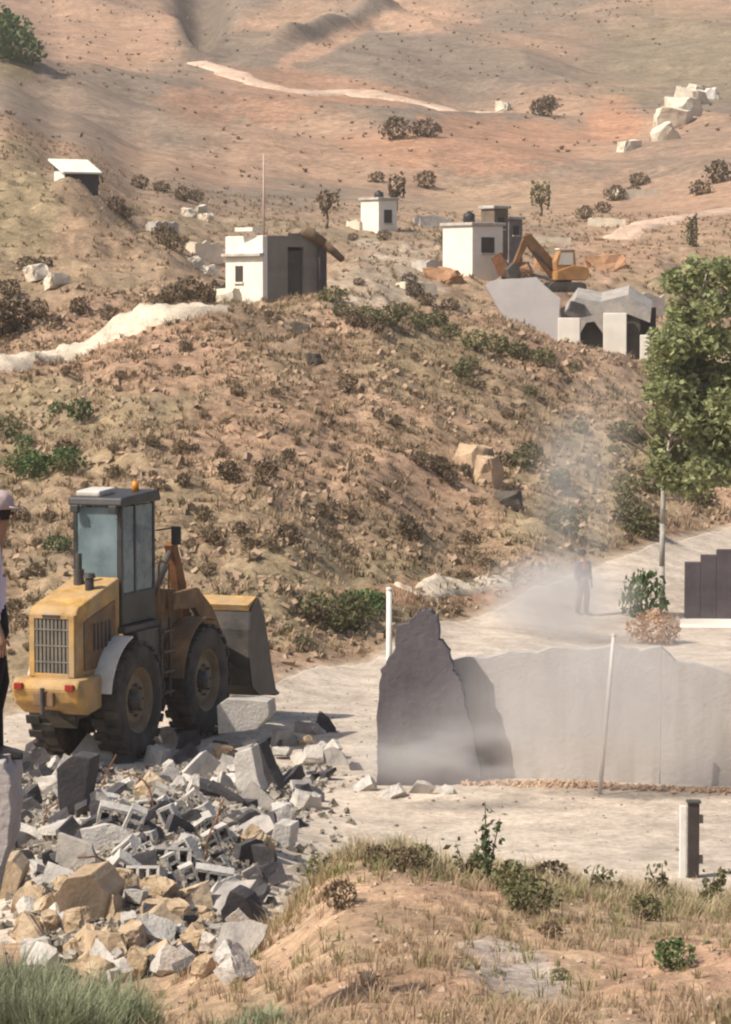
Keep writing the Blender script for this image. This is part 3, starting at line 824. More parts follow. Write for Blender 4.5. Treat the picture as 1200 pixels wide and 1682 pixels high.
for px, py, k_, s_, lb in [(600, 1300, 'pale', .6, 'pale chunk at the left foot of the jagged dark wall remnant'), (640, 1310, 'pale', .75, 'pale chunk leaning at the front of the jagged dark wall remnant'), (690, 1306, 'grey', .6, 'grey slab lying before the jagged dark wall remnant'), (735, 1306, 'pale', .5, 'small pale chunk before the right half of the dark wall remnant'), (585, 1268, 'dark', .45, 'small dark slab left of the white post'), (545, 1255, 'pale', .5, 'pale chunk on the open yard between heap and dark remnant')]:
    put(k_, px, py, s_, label=lb, lift=.03)
spots = []
while n < 340:
    px, py = rr.uniform(-20, 560), rr.uniform(1200, 1612)
    if not heap(px, py): continue
    if any(abs(px - a) < 12 and abs(py - b) < 10 for a, b in spots): continue
    spots.append((px, py)); n += 1
    ratio = py
    if py > 1465 and px < 350: k = rr.choices(['ochre', 'pale', 'dark'], [.48, .27, .25])[0]
    elif 180 < px < 370 and 1320 < py < 1490: k = rr.choices(['hollow', 'pale', 'dark'], [.66, .1, .24])[0]
    elif px < 180 and py < 1420: k = rr.choices(['dark', 'grey', 'pale'], [.55, .33, .12])[0]
    else: k = rr.choices(['pale', 'grey', 'dark', 'ochre'], [.24, .28, .44, .04])[0]
    put(k, px, py, rr.uniform(.3, .8) * (1.4 if k == 'hollow' else 1.0 if k == 'ochre' else 1), lift=rr.uniform(.0, .16), flat=rr.random() < .4,
        rot=(R(90) + rr.uniform(-.5, .5), rr.uniform(-1.2, 1.2), rr.uniform(-.5, .5)) if k == 'hollow' else (R(80) + rr.uniform(-.5, .3), rr.uniform(-1, 1), rr.uniform(-.6, .9)) if (k == 'dark' and rr.random() < .6) or (k == 'grey' and rr.random() < .55) else None)
# pieces one can single out
slab_outline('dark_chunk', [(408, 1232), (424, 1222), (442, 1262), (462, 1300), (455, 1320), (430, 1300)], 45.2, .0, (.12, .16, .05), CONC_D, 'dark triangular slab standing up at the far right of the heap', 'rubble', seed=8)
slab_outline('dark_chunk', [(480, 1296), (492, 1292), (508, 1320), (508, 1352), (490, 1352)], 43.5, .0, (.12, .1, .03), CONC_D, 'dark upright slab at the right tip of the heap beside the pale yard', 'rubble', seed=9)
slab_outline('flat_chunk', [(385, 1238), (412, 1228), (428, 1300), (410, 1322), (385, 1290)], 44.6, -.004, (.1, .22, .02), CONC, 'pale upright concrete slab leaning against the dark triangular slab', 'rubble', seed=10)
slab_outline('dark_chunk', [(92, 1262), (120, 1240), (150, 1246), (140, 1310), (158, 1370), (110, 1382), (96, 1330)], 41.5, .002, (.12, .2, .04), mat('charcoal_slab', (.06, .055, .058), .9, .3, 3, .4, 18, dust=.3, dustcol=(.16, .14, .125)), 'large charcoal slab standing in the left half of the heap', 'rubble', seed=12)
slab_outline('dark_chunk', [(362, 1496), (378, 1464), (404, 1476), (424, 1520), (420, 1600), (398, 1628), (376, 1606)], 33.8, .002, (.1, .3, .02), mat('charcoal_slab', (.06, .055, .058)), 'tall charcoal slab standing at the near right end of the heap', 'rubble', seed=13)
slab_outline('ochre_rock', [(88, 1470), (108, 1442), (150, 1436), (178, 1470), (168, 1520), (130, 1560), (104, 1530)], 33.6, .003, (.15, .55, .05), OCHRE, 'big ochre boulder at the near left foot of the heap', 'rock', seed=14)
slab_outline('ochre_rock', [(205, 1560), (215, 1520), (250, 1500), (300, 1520), (312, 1570), (280, 1600), (225, 1604)], 33.2, .003, (.1, .5, .05), OCHRE, 'wide ochre boulder left of the tall charcoal slab', 'rock', seed=15)
slab_outline('ochre_rock', [(-20, 1420), (20, 1412), (36, 1432), (24, 1480), (-20, 1492)], 36, .0, (.05, .4, .05), OCHRE, 'ochre boulder at the left picture edge on the heap', 'rock', seed=16)
slab_outline('concrete_beam', [(338, 1292), (345, 1285), (400, 1318), (396, 1330)], 42.4, .0, (.03, .12, .02), CONC_D, 'narrow dark beam lying across the top of the heap', 'beam', seed=17, jit=.6)
slab_outline('concrete_beam', [(236, 1280), (244, 1272), (272, 1312), (330, 1328), (330, 1340), (262, 1326)], 42.2, .0, (.03, .14, .02), CONC_D, 'bent dark beam lying on the heap behind the hollow blocks', 'beam', seed=18, jit=.6)
slab_outline('flat_chunk', [(358, 1206), (356, 1160), (372, 1148), (440, 1152), (442, 1176), (420, 1198)], 49.2, .0, (.1, .5, .0), CONC, 'pale block of broken concrete under the loader bucket', 'rubble', seed=19, jit=.8)
slab_outline('flat_chunk', [(444, 1378), (450, 1352), (478, 1356), (474, 1392)], 37, .0, (.1, .2, .03), CONC, 'small pale slab at the right flank of the heap by the weeds', 'rubble', seed=20, jit=.8)

# bent reinforcing bars sticking out of the heap
for i, (px, py) in enumerate([(150, 1330), (260, 1350), (330, 1420), (430, 1290), (200, 1450), (70, 1360)]):
    p = hit(px, py); r_ = random.Random(i); pts = [Vector((0, 0, -.1))]
    d = Vector((r_.uniform(-.6, .6), r_.uniform(-.4, .4), 1)).normalized()
    for k in range(6):
        pts.append(pts[-1] + d * .14); d = (d + Vector((r_.uniform(-.5, .5), r_.uniform(-.4, .4), r_.uniform(-.5, .1)))).normalized()
    o = MB().tube(pts, [.011] * 7, 6).build('reinforcing_bar', RUST, None); o.location = p + Vector((0, 0, .1))
    tag(o, 'bent rusty reinforcing bar sticking out of the rubble heap', 'bar', 'bars sticking out of the heap')

# fine debris of the heap and yard edge
def debris(name, N, region, smin, smax, m, seed, label):
    g = np.random.default_rng(seed); pos = []
    while len(pos) < N:
        p = region(g)
        if p is not None: pos.append(p)
    pos = np.array(pos)
    base = np.array([(-1, -1, -1), (1, -1, -1), (1, 1, -1), (-1, 1, -1), (-.7, -.8, 1), (.8, -.6, 1), (.6, .8, 1), (-.8, .6, 1)], float) * .5
    tri = np.array([(0, 2, 1), (0, 3, 2), (4, 5, 6), (4, 6, 7), (0, 1, 5), (0, 5, 4), (1, 2, 6), (1, 6, 5), (2, 3, 7), (2, 7, 6), (3, 0, 4), (3, 4, 7)])
    k = len(pos); s = g.uniform(smin, smax, (k, 1, 1)) * g.uniform(.5, 1.2, (k, 1, 3))
    Vv = base[None] * s * (1 + g.uniform(-.25, .25, (k, 8, 3)))
    q = g.normal(size=(k, 4)); q /= np.linalg.norm(q, axis=1)[:, None]
    w, x, y, z = q.T
    Rm = np.stack([1 - 2 * (y * y + z * z), 2 * (x * y - z * w), 2 * (x * z + y * w), 2 * (x * y + z * w), 1 - 2 * (x * x + z * z), 2 * (y * z - x * w), 2 * (x * z - y * w), 2 * (y * z + x * w), 1 - 2 * (x * x + y * y)], 1).reshape(k, 3, 3)
    Vv = np.einsum('kij,kvj->kvi', Rm, Vv) + pos[:, None]
    Fc = (tri[None] + (np.arange(k) * 8)[:, None, None]).reshape(-1, 3)
    o = link(name, np_mesh(name, Vv.reshape(-1, 3), Fc), m)
    return tag(o, label, 'debris', kind='stuff')
def r_heap(g):
    px = g.uniform(-20, 580); D = g.uniform(32.5, 47.5); x = (px - 600) / F * D; z = float(H(x, D))
    py = CY - F * math.tan(math.atan2(z - CAMZ, D) - PITCH)
    if not heap(px, py) and g.random() > .12: return None
    return (x, D, z + g.uniform(0, .06))
PEB = leaf_mat('debris_mix', (.30, .26, .21), .6, 0)
debris('small_debris', 6000, r_heap, .02, .12, PEB, 3, 'small broken concrete and stone bits over the rubble heap')
def r_wallfoot(g):
    px = g.uniform(760, 1300); D = 46.2 - (px - 700) / 700 * 1.3 - abs(g.normal(0, .16)); x = (px - 600) / F * D
    return (x, D, float(H(x, D)) + g.uniform(0, .05))
debris('wall_foot_debris', 1600, r_wallfoot, .015, .085, leaf_mat('brown_debris', (.33, .225, .15), .3, 0), 4, 'brown crumbled soil along the foot of the grey wall')
def r_yard(g):
    px = g.uniform(-50, 1250); D = g.uniform(34.8, 60); x = (px - 600) / F * D
    if g.random() > .6 and px > 620: return None
    return (x, D, float(H(x, D)) + .02)
debris('yard_pebbles', 800, r_yard, .015, .055, PEB, 5, 'scattered pebbles on the pale dirt yard')
def r_slope(g):
    px = g.uniform(-50, 1250); D = g.uniform(57, 118); x = (px - 600) / F * D
    if D < foot(px) + .5 or float(vnoise(np.array(x / 2.2), np.array(D / 2.2), 8)) < g.uniform(-.25, .2): return None
    return (x, D, float(H(x, D)) + .01)
debris('slope_stones', 4200, r_slope, .04, .22, leaf_mat('slope_stone', (.23, .16, .105), .55, 0), 7, 'stones and clods strewn over the brown hillside')
def r_bank(g):
    px = g.uniform(-50, 1250); D = g.uniform(17, 33); x = (px - 600) / F * D
    return (x, D, float(H(x, D)) + .005)
debris('bank_pebbles', 1300, r_bank, .012, .05, leaf_mat('bank_stone', (.38, .28, .2), .35, 0), 6, 'small stones strewn over the near bank')

# ------------------------------------------------------------------ village on the rise
def house_box(name, px, py, D, a, b, h, rz, wall, label, cat='house', wm=WHITE, parts=None, roofm=None):
    base = P(px, py, D)
    gz = float(H(base.x, D)); z0 = min(gz, base.z) - .3
    root = empty(name, (base.x, base.y, base.z), rz); tag(root, label, cat)
    return root, z0 - base.z

def hut():
    """corner towards us at px 430; left wall in sun, right wall in shade"""
    D0 = 112.0; b = P(431, 500, D0); k = 1 / ppm(D0)
    root = empty('stone_hut', b, R(35))
    tag(root, 'whitewashed flat roofed hut with one sunlit and one shaded wall on the ridge', 'hut')
    a, w, h = 2.5, 2.6, 2.58
    shade = mat('shaded_whitewash', (.22, .195, .165), .9, .2, 1.2, .3, 12)  # whitewash of the unlit walls, darkened in the colour itself
    t = .22
    # local: near corner at the origin, right wall runs along +x, left wall along +y
    MB().box((t / 2, a / 2, h / 2 - .3), (t, a, h + .4)).build('left_wall', WHITE, root, bevel=.02)
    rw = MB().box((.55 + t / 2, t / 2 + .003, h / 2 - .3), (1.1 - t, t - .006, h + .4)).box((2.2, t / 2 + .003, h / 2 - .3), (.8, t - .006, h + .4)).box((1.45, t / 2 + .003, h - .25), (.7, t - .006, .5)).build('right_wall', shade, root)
    MB().box((1.45, t * .7, .85), (.68, .06, 2.2)).build('door', mat('dark_door', (.075, .065, .055), .8, .2, 3, .2), rw)
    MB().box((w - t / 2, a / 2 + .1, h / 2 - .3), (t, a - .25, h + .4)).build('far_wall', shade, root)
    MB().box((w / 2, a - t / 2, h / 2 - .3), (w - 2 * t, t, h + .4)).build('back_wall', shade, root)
    MB().box((w / 2, a / 2, h - .28), (w - .1, a - .1, .12)).build('roof', CONC2, root)
    MB().box((-.09, a / 2 - .05, h - .78), (.2, a + .1, .1)).build('ledge', CONC, root)
    wd = MB().box((-.005, a * .62, 1.1), (.03, .5, .6)).build('window', DARKIN, root)
    MB().box((-.03, a * .62, .78), (.08, .62, .06)).build('sill', WHITE, wd)
    MB().box((-.03, a * .35, h + .13), (.5, .9, .14), (0, 0, .2)).build('parapet', WHITE, root)
    # awning beam leaning off the right end
    p0, p1 = Vector((1.75, -.1, h + .15)), Vector((3.3, -.3, h - .95))
    MB().tube([p0, p0.lerp(p1, .5) + Vector((0, 0, .06)), p1], [.22, .18, .13], 8).build('leaning_beam', WOOD, root, True)
    MB().box((2.52, -.12, 1.0), (.3, .16, 2.2)).build('pier', mat('dark_upright', (.07, .06, .062), .9, .2, 2, .2), root)  # dark upright box at the outer end of the right wall
hut()
m_ = P(432, 382, 113.5); mr = empty('antenna_mast', Vector((m_.x, m_.y + .8, m_.z - .35)))
tag(mr, 'thin pinkish antenna mast standing on the whitewashed hut', 'mast')
MB().cyl((0, 0, 0), (0, 0, 3.25), .05, .03, 8).build('pole', mat('pink_pole', (.48, .34, .28), .6, .1, 4, .05), mr, True)
MB().box((0, 0, 3.0), (.5, .03, .03)).box((0, 0, 2.75), (.36, .03, .03)).build('aerial', mat('pink_pole', (.48, .34, .28)), mr)

def shed():
    D0 = 137; b = hit(128, 296); b = Vector((P(128, 300, D0).x, D0, float(H(P(128, 300, D0).x, D0)))); k = 1 / ppm(D0)
    root = empty('white_shed', b, R(30)); tag(root, 'small shed with tilted white roof sheet and shaded end on the left hill', 'shed')
    MB().prism([(-.9, -.6, -.3), (-.9, .6, -.3), (-.9, .6, 1.15), (-.9, -.6, .75)], (1.6, 0, 0)).build('wall', mat('shed_shade', (.06, .055, .06), .9, .2, 2, .2), root)  # shade of the shed's unlit side put into a dark wall colour
    MB().prism([(-1.1, -.8, .62), (-1.1, .75, 1.24), (-1.1, .75, 1.32), (-1.1, -.8, .70)], (1.9, 0, 0)).build('roof', WHITE, root)
    MB().box((-.905, -.05, .2), (.05, 1.1, 1.1)).build('lit_side', WHITE, root)  # sunlit left side put in as a white sheet
    MB().box((.72, -.1, .35), (.06, .5, .8)).build('door', DARKIN, root)
shed()

def small_house(name, px, py, D, w, d, h, rz, label, front=True, win=2, wallm=WHITE):
    x = P(px, py, D).x; b = Vector((x, D, zpy(py, D)))
    root = empty(name, b, rz); tag(root, label, 'house')
    wl = MB().box((0, 0, h / 2 - .4), (w, d, h + .8)).build('wall', wallm, root, bevel=.02)
    MB().box((0, 0, h + .08), (w + .2, d + .2, .14)).build('roof', CONC, root, bevel=.02)
    for i in range(win):
        xx = (i + .5) / win * w - w / 2
        wf = MB().box((xx, -d / 2 - .004, h * .58), (.42 * w / win, .05, h * .34)).build('window', DARKIN, wl)
        MB().box((xx, -d / 2 - .05, h * .38), (.5 * w / win, .1, .07)).build('sill', CONC, wf)
    MB().box((w / 2 + .004, 0, h * .42), (.05, d * .3, h * .84)).build('door', WOOD, wl)
    MB().box((w / 2 + .004, d * .32, h * .6), (.05, d * .18, h * .3)).build('window', DARKIN, wl)
    return root
small_house('whitewashed_hut', 622, 392, 172, 1.3, 1.6, 2.1, R(38), 'tiny whitewashed hut beside a dark tree at the back of the village', win=1)
w2 = small_house('village_house', 776, 446, 138, 1.7, 2.2, 2.0, R(35), 'pale house with bright left wall left of the small excavator', win=1)
hp = P(803, 395, 139.5)
r2 = small_house('brown_outhouse', 812, 398, 141, .8, 1.0, 1.5, R(35), 'narrow brown outhouse behind the pale house', win=1, wallm=mat('brown_wall', (.16, .115, .085), .9, .25, 2, .3))
small_house('brown_outhouse', 838, 404, 143, .75, .9, 1.2, R(30), 'grey lean outhouse between the brown outhouse and the excavator', win=1, wallm=mat('grey_shed_wall', (.20, .175, .17), .9, .25, 2, .3))
slab_outline('rusty_tank', [(806, 425), (822, 414), (834, 438), (834, 452), (818, 452)], 136, .0, (.1, .8, 0), RUST, 'rust brown tank tipped over in front of the outhouses', 'tank', seed=31, jit=.5)

# collapsed roof slab and pale ruin
slab_outline('fallen_roof_slab', [(797, 468), (812, 460), (880, 456), (920, 490), (916, 586), (868, 584), (840, 548)], 112.5, -.004, (0, .3, -.05), mat('fallen_slab', (.44, .41, .395), .9, .1, .8, .25, 10, dust=.2), 'big flat grey fallen roof slab tilted towards us below the excavator', 'slab', jit=.7)
def ruin():
    D0 = 112.0; b = P(916, 594, D0); k = 1 / ppm(D0)
    root = empty('pale_ruin', b, R(-6)); tag(root, 'low pale walled house with two dark doorways under the fallen slab', 'house')
    def X(px): return (px - 916) * k
    def Zt(py): return zpy(py, D0) - b.z
    pier = lambda x0, x1, py: MB().box(((X(x0) + X(x1)) / 2, .15, Zt(py) / 2 - .2), (X(x1) - X(x0), .3, Zt(py) + .4)).build('pier', WHITE, root, bevel=.02)
    pier(916, 952, 522); pier(990, 1028, 514); pier(1050, 1066, 550)
    MB().box((1.75, 2.2, .85), (3.5, .2, 2.2)).build('back_wall', CONC_D, root)
    MB().box((X(970), .9, .5), (X(990) - X(952), .06, 1.8)).build('door', mat('dark_door', (.075, .065, .055)), root)
    MB().box((X(1039), .5, .5), (X(1050) - X(1028), .06, 2.4)).build('door', mat('dark_door', (.075, .065, .055)), root)
    MB().prism([(X(952), .02, Zt(522)), (X(990), .02, Zt(514)), (X(990), .02, Zt(548)), (X(975), .02, Zt(528)), (X(962), .02, Zt(530)), (X(952), .02, Zt(548))], (0, .25, 0)).build('lintel', CONC2, root)
    MB().prism([(X(925), .35, Zt(516)), (X(945), .35, Zt(488)), (X(985), .35, Zt(496)), (X(1030), .35, Zt(484)), (X(1068), .35, Zt(510)), (X(1066), .35, Zt(530)), (X(1030), .35, Zt(516)), (X(990), .35, Zt(516)), (X(950), .35, Zt(524))], (0, 1.9, .35)).build('roof', CONC2, root)
    MB().box((X(945), .3, Zt(505)), (.5, .4, .35), (0, .3, .2)).build('parapet_block', CONC_D, root)
ruin()

def excavator():
    D0 = 131.0; x = P(925, 476, D0).x; b = Vector((x, D0, zpy(480, D0)))
    root = empty('small_excavator', b, R(14)); tag(root, 'small rusty orange excavator working among the houses on the rise', 'excavator')
    OR = mat('rusty_orange', (.33, .16, .05), .7, .3, 2, .2, 12, dust=.4, dustcol=(.45, .3, .16)); BR = mat('brown_boom', (.17, .085, .035), .8, .3, 2, .2, 12)
    for sy in (-1, 1):
        tr = MB().prism([(-.75, sy * .45 - .15, .08), (-.6, sy * .45 - .15, 0), (.7, sy * .45 - .15, 0), (.85, sy * .45 - .15, .15), (.8, sy * .45 - .15, .36), (.6, sy * .45 - .15, .42), (-.6, sy * .45 - .15, .42), (-.8, sy * .45 - .15, .3)], (0, .3, 0)).build('track', STEEL, root)
        for i in range(5):
            MB().cyl((-.5 + i * .27, sy * .45 - .17, .18), (-.5 + i * .27, sy * .45 + .17, .18), .12, n=10).build('track_roller', STEEL, tr)
    MB().cyl((0, 0, .4), (0, 0, .52), .35, n=16).build('slew_ring', STEEL, root)
    bd = MB().prism([(-.45, -.55, .5), (.85, -.55, .5), (1.0, -.55, .75), (.92, -.55, 1.05), (.3, -.55, 1.15), (-.45, -.55, .9)], (0, 1.1, 0)).build('body', OR, root, bevel=.04)
    cb = MB().prism([(-.45, -.5, .9), (-.5, -.5, 1.3), (-.3, -.5, 1.75), (.35, -.5, 1.78), (.4, -.5, 1.1), (.4, -.5, .9)], (0, .55, 0)).build('cab', OR, root, bevel=.03)
    MB().prism([(-.38, -.515, 1.15), (-.26, -.515, 1.65), (.25, -.515, 1.66), (.28, -.515, 1.15)], (0, .01, 0)).build('side_pane', mat('bright_pane', (.55, .5, .43), .3, .1, 3, 0), cb)
    MB().box((.02, -.22, 1.82), (.75, .6, .06)).build('cab_roof', WHITE, cb)
    MB().prism([(-.3, .12, .7), (-.5, .12, .6), (-1.55, .12, 2.0), (-1.75, .12, 2.35), (-1.45, .12, 2.5), (-1.2, .12, 2.25), (-.1, .12, 1.05)], (0, .32, 0)).build('boom', BR, root, bevel=.04)
    MB().prism([(-1.3, .15, 2.45), (-1.62, .15, 2.5), (-2.15, .15, 1.2), (-2.0, .15, 1.05)], (0, .26, 0)).build('stick', BR, root, bevel=.03)
    MB().prism([(-2.15, .0, 1.25), (-2.45, .0, .95), (-2.35, .0, .6), (-1.9, .0, .55), (-1.85, .0, .8)], (0, .55, 0)).build('bucket', STEEL, root)
    MB().cyl((-.5, .1, 1.0), (-1.3, .1, 1.75), .06, n=8).build('boom_ram', STEEL, root)
excavator()

def ruin_wall(px, py, D, w, h, rz, m, label, two=True, seed=0):
    b = Vector((P(px, py, D).x, D, 0)); b.z = float(H(b.x, D)) - .15
    root = empty('ruined_wall', b, rz); tag(root, label, 'ruin'); r_ = random.Random(seed)
    def side(L_):
        t = [0] + [i / 7 for i in range(1, 7)] + [1]
        return [(L_ * q, 0, h * (r_.uniform(.82, 1.02) - .25 * abs(q - .4))) for q in t]
    a = side(w); MB().prism(a + [(w, 0, -.2), (0, 0, -.2)], (0, .18, 0)).build('long_side', m, root)
    if two:
        a = [(0, y, z) for y, _, z in side(w * .7)]; MB().prism([(x, y + .185, z) for x, y, z in a] + [(0, w * .7 + .185, -.2), (0, .185, -.2)], (.18, 0, 0)).build('short_side', m, root)
for i, a in enumerate([(665, 470, 126, 1.4, .5, R(20), LIME, 'low broken pale wall on the ground between the hut and the fallen slab'), (700, 425, 140, 1.6, .7, R(30), CONC, 'grey ruined wall left of the pale house'), (985, 470, 128, 1.6, .7, R(-15), LIME, 'pale ruined wall right of the excavator'),
        (1040, 452, 134, 1.5, .9, R(20), CONC, 'grey ruined wall behind the pale walled house'), (590, 372, 172, 1.6, .8, R(35), LIME, 'pale ruined wall left of the tiny whitewashed hut'), (690, 365, 176, 1.8, .8, R(15), CONC, 'grey ruined wall right of the tiny whitewashed hut'),
        (870, 372, 165, 2.2, .6, R(5), LIME, 'long low pale wall on the slope above the excavator'), (965, 345, 180, 2.2, .7, R(-10), LIME, 'pale low wall on the slope below the bright outcrop'), (255, 345, 145, 1.2, .6, R(30), CONC, 'grey ruined wall on the slope above the left knoll'), (320, 385, 136, 1.3, .8, R(25), LIME, 'pale ruined wall just left of the whitewashed hut roof'), (1020, 300, 210, 3, 1.0, R(10), LIME, 'pale wall on the far slope left of the leafy tree top')]):
    ruin_wall(*a, seed=i)
for i, (px, py, s_, lb) in enumerate([(905, 440, 1.3, 'orange brown soil heap beside the excavator'), (1000, 440, 1.6, 'orange brown soil heap right of the excavator'), (850, 448, 1.0, 'orange brown soil heap under the excavator boom'), (730, 460, 1.2, 'tan soil heap left below the pale house')]):
    p = hit(px, py); o = link('soil_heap', chunk_mesh('soil_heap', 700 + i, (s_ * 1.5, s_ * 1.2, s_ * .8), 14, mat('orange_soil', (.36, .2, .11), .95, .25, 2, .7, 14), .05)); o.location = p; tag(o, lb, 'soil heap')
for i, (px, py, D, lb) in enumerate([(770, 366, 138.3, 'black water tank on the roof of the pale house'), (622, 328, 172, 'black water tank on the tiny whitewashed hut')]):
    q = P(px, py, D); root = empty('water_tank', q + Vector((0, 0, -.03))); tag(root, lb, 'tank'); kk = .26
    MB().lathe([(0, .01), (0, kk), (kk * 1.5, kk), (kk * 1.8, kk * .5), (kk * 1.85, .01)], (0, 0, .02), 16, 'Z').build('drum', BLACK, root, True)
    MB().cyl((0, 0, kk * 1.8), (0, 0, kk * 2.1), kk * .3, n=10).build('lid', BLACK, root)
# pale outcrop and stones on the far hill
def rock_at(name, px, py, s, m, label, cat='rock', seed=0, lift=0.0, group=None, rz=None, cuts=8, par=.0):
    p = hit(px, py)
    o = link(name, chunk_mesh(name, seed, s, cuts, m, .035)); o.location = p + Vector((0, 0, s[2] * .12 + lift)); o.rotation_euler = (random.uniform(-.2, .2), random.uniform(-.2, .2), random.uniform(0, 6.3) if rz is None else rz)
    return tag(o, label, cat, group)
for i, (px, py, s) in enumerate([(1090, 222, 2.6), (1104, 203, 3.4), (1118, 184, 3.4), (1132, 164, 3.0), (1143, 150, 2.2)]):
    rock_at('limestone_block', px, py + 8, (s * 1.0, s * 1.0, s * .8), LIME, 'pale limestone block of the bright outcrop climbing the far hill', seed=500 + i, cuts=16, group='blocks of the bright outcrop')
rock_at('limestone_block', 1166, 162, (2.0, 1.5, 1.6), WHITE, 'small white stone block at the top of the bright outcrop', seed=520)
rock_at('limestone_block', 1032, 246, (2.6, 1.5, 1.0), LIME, 'low pale stone block left below the bright outcrop', seed=521)
rock_at('limestone_block', 828, 182, (1.6, 1.2, 1.2), LIME, 'lone pale stone at the end of the far track', seed=522)
for i, (px, py) in enumerate([(308, 355), (330, 350), (340, 362), (322, 440), (345, 452), (376, 492), (362, 486), (60, 452), (90, 470)]):
    rock_at('ridge_stone', px, py, (.9, .7, .6), LIME, 'pale stone on the slope left of the whitewashed hut', seed=530 + i, group='pale stones left of the hut')
rk = rock_at('rock_outcrop', 778, 768, (.9, .8, 1.0), mat('tan_rock', (.44, .31, .2), .92, .2, 2, .5, 14), 'tan rock outcrop with deep shadow on the middle of the hillside', seed=541)
rock_at('rock_outcrop', 800, 800, (.75, .7, 1.3), mat('tan_rock', (.44, .31, .2)), 'smaller tan rock just below the outcrop on the hillside', seed=542)
for i, (px, py, s) in enumerate([(836, 832, .7), (490, 545, .7), (515, 598, .45), (605, 1612, .1)]):  # the first one stands in for the outcrop's cast shadow
    lab = ['dark rock put in as the cast shadow of the tan outcrop', 'dark boulder below the whitewashed hut', 'small dark stone below the dark boulder near the hut', 'small dark stone on the near bank'][i]
    rock_at('dark_boulder', px, py, (s, s * .8, s * .9), mat('dark_rock', (.09, .075, .06), .92, .3, 3, .5, 16), lab, seed=550 + i)

# ------------------------------------------------------------------ plants
DRYDARK = leaf_mat('dark_dry_leaf', (.125, .088, .052), .35, .1)
OLIVEL = leaf_mat('olive_leaf', (.13, .125, .055), .4, .2)
GREENL = leaf_mat('green_leaf', (.075, .12, .04), .4, .25)
STRAW = leaf_mat('straw', (.42, .30, .19), .35, .25)
STRAW2 = leaf_mat('pale_straw', (.44, .35, .21), .3, .2)
def shrub_mesh(name, seed, m, nl=330, leaf=.135, h=.75, stems=6):
    g = np.random.default_rng(seed)
    c = g.normal(size=(nl, 3)); c /= np.linalg.norm(c, axis=1)[:, None]; c *= g.uniform(.45, 1, (nl, 1)) ** .6 * .5
    c[:, 2] = (c[:, 2] + .42) * h
    lump = 1 + .35 * np.sin(c[:, :1] * 9 + seed) * np.cos(c[:, 1:2] * 8 + seed * 2); c[:, :2] *= lump[:, :1]
    V, Fc = leaves(c, np.full(nl, leaf), g)
    V[:, 2] = np.maximum(V[:, 2], -.05)
    b = MB()
    for i in range(stems):
        a = g.uniform(0, 6.28); e = Vector((math.cos(a) * .3, math.sin(a) * .3, .55 * h)); b.cyl((0, 0, -.1), e, .022, .008, 4)
    n0 = len(V)
    tri = []
    for f in b.f:
        for k in range(1, len(f) - 1): tri.append((f[0] + n0, f[k] + n0, f[k + 1] + n0))
    me = np_mesh(name, np.concatenate([V, np.array(b.v)]), np.concatenate([Fc, np.array(tri)]))
    me.materials.append(m)
    return me
SH = {'dry': [shrub_mesh('dry_shrub', 10 + i, DRYDARK) for i in range(6)], 'olive': [shrub_mesh('olive_shrub', 30 + i, OLIVEL) for i in range(5)], 'green': [shrub_mesh('green_shrub', 50 + i, GREENL) for i in range(4)]}
def zone_far(px, py):
    if py < 250: return 'high on the far hill ' + ('beside the lone pale stone' if px > 850 else 'below the far track')
    a = 'left of the whitewashed hut' if px < 360 else 'between the huts' if px < 700 else 'near the pale house' if px < 800 else 'below the bright outcrop'
    return a + (', on the back slope' if py < 360 else ', on the near ground')
def shrub(kind, p, s, label, group=None, sz=None):
    nm = {'dry': 'dry_shrub', 'olive': 'olive_shrub', 'green': 'green_shrub'}[kind]
    o = link(nm, random.choice(SH[kind])); o.location = p; o.rotation_euler = (0, 0, random.uniform(0, 6.3)); o.scale = (s, s, sz or s * random.uniform(.8, 1.2))
    return tag(o, label, 'shrub', group)
def zone_slope(px, py):
    a = 'above the loader' if px < 320 else 'below the whitewashed hut' if px < 640 else 'below the fallen slab' if px < 900 else 'left of the leafy tree'
    b = 'near the crest' if py < 690 else 'halfway up' if py < 880 else 'near the foot'
    return a + ', ' + b
def on_slope(px, py):
    top = np.interp(px, [0, 250, 400, 560, 800, 1060, 1200], [615, 530, 515, 525, 590, 610, 640])
    bot = np.interp(px, [0, 390, 620, 740, 850, 950, 1060, 1200], [1090, 1085, 1045, 1020, 960, 915, 890, 850])
    return top < py < bot
for px, py, s in [(375, 790, .7), (430, 795, .5), (345, 890, .5), (670, 875, .5), (570, 855, .55), (740, 798, .5), (800, 936, .4), (860, 674, .35), (680, 590, .35), (650, 700, .35), (735, 690, .35), (395, 880, .35), (300, 800, .35), (450, 650, .3), (605, 760, .35)]:
    shrub('dry', hit(px, py), s, 'dark dry shrub on the brown hillside ' + zone_slope(px, py), 'dark dry shrubs on the hillside')
rs = random.Random(21); cnt = 0; sp = []
while cnt < 185:
    px, py = rs.uniform(0, 1190), rs.uniform(520, 1090)
    if not on_slope(px, py) or any(abs(px - a) < 12 and abs(py - b) < 10 for a, b in sp): continue
    if float(vnoise(np.array(px / 70.), np.array(py / 60.), 5)) + rs.uniform(-.3, .3) < -.05: continue
    sp.append((px, py)); cnt += 1
    dens_green = (px < 160 and 640 < py < 800) or (480 < px < 640 and py > 930) or (650 < px < 780 and py < 680) or (px > 850)
    if dens_green and rs.random() < .75:
        shrub('olive', hit(px, py), rs.choice([.25, .4, .55, .8, 1.0]), 'olive green low shrub on the brown hillside ' + zone_slope(px, py), 'olive shrubs on the hillside')
    else:
        shrub('dry', hit(px, py), rs.choice([.15, .2, .25, .3, .35, .45, .65]), 'dark dry shrub on the brown hillside ' + zone_slope(px, py), 'dark dry shrubs on the hillside')
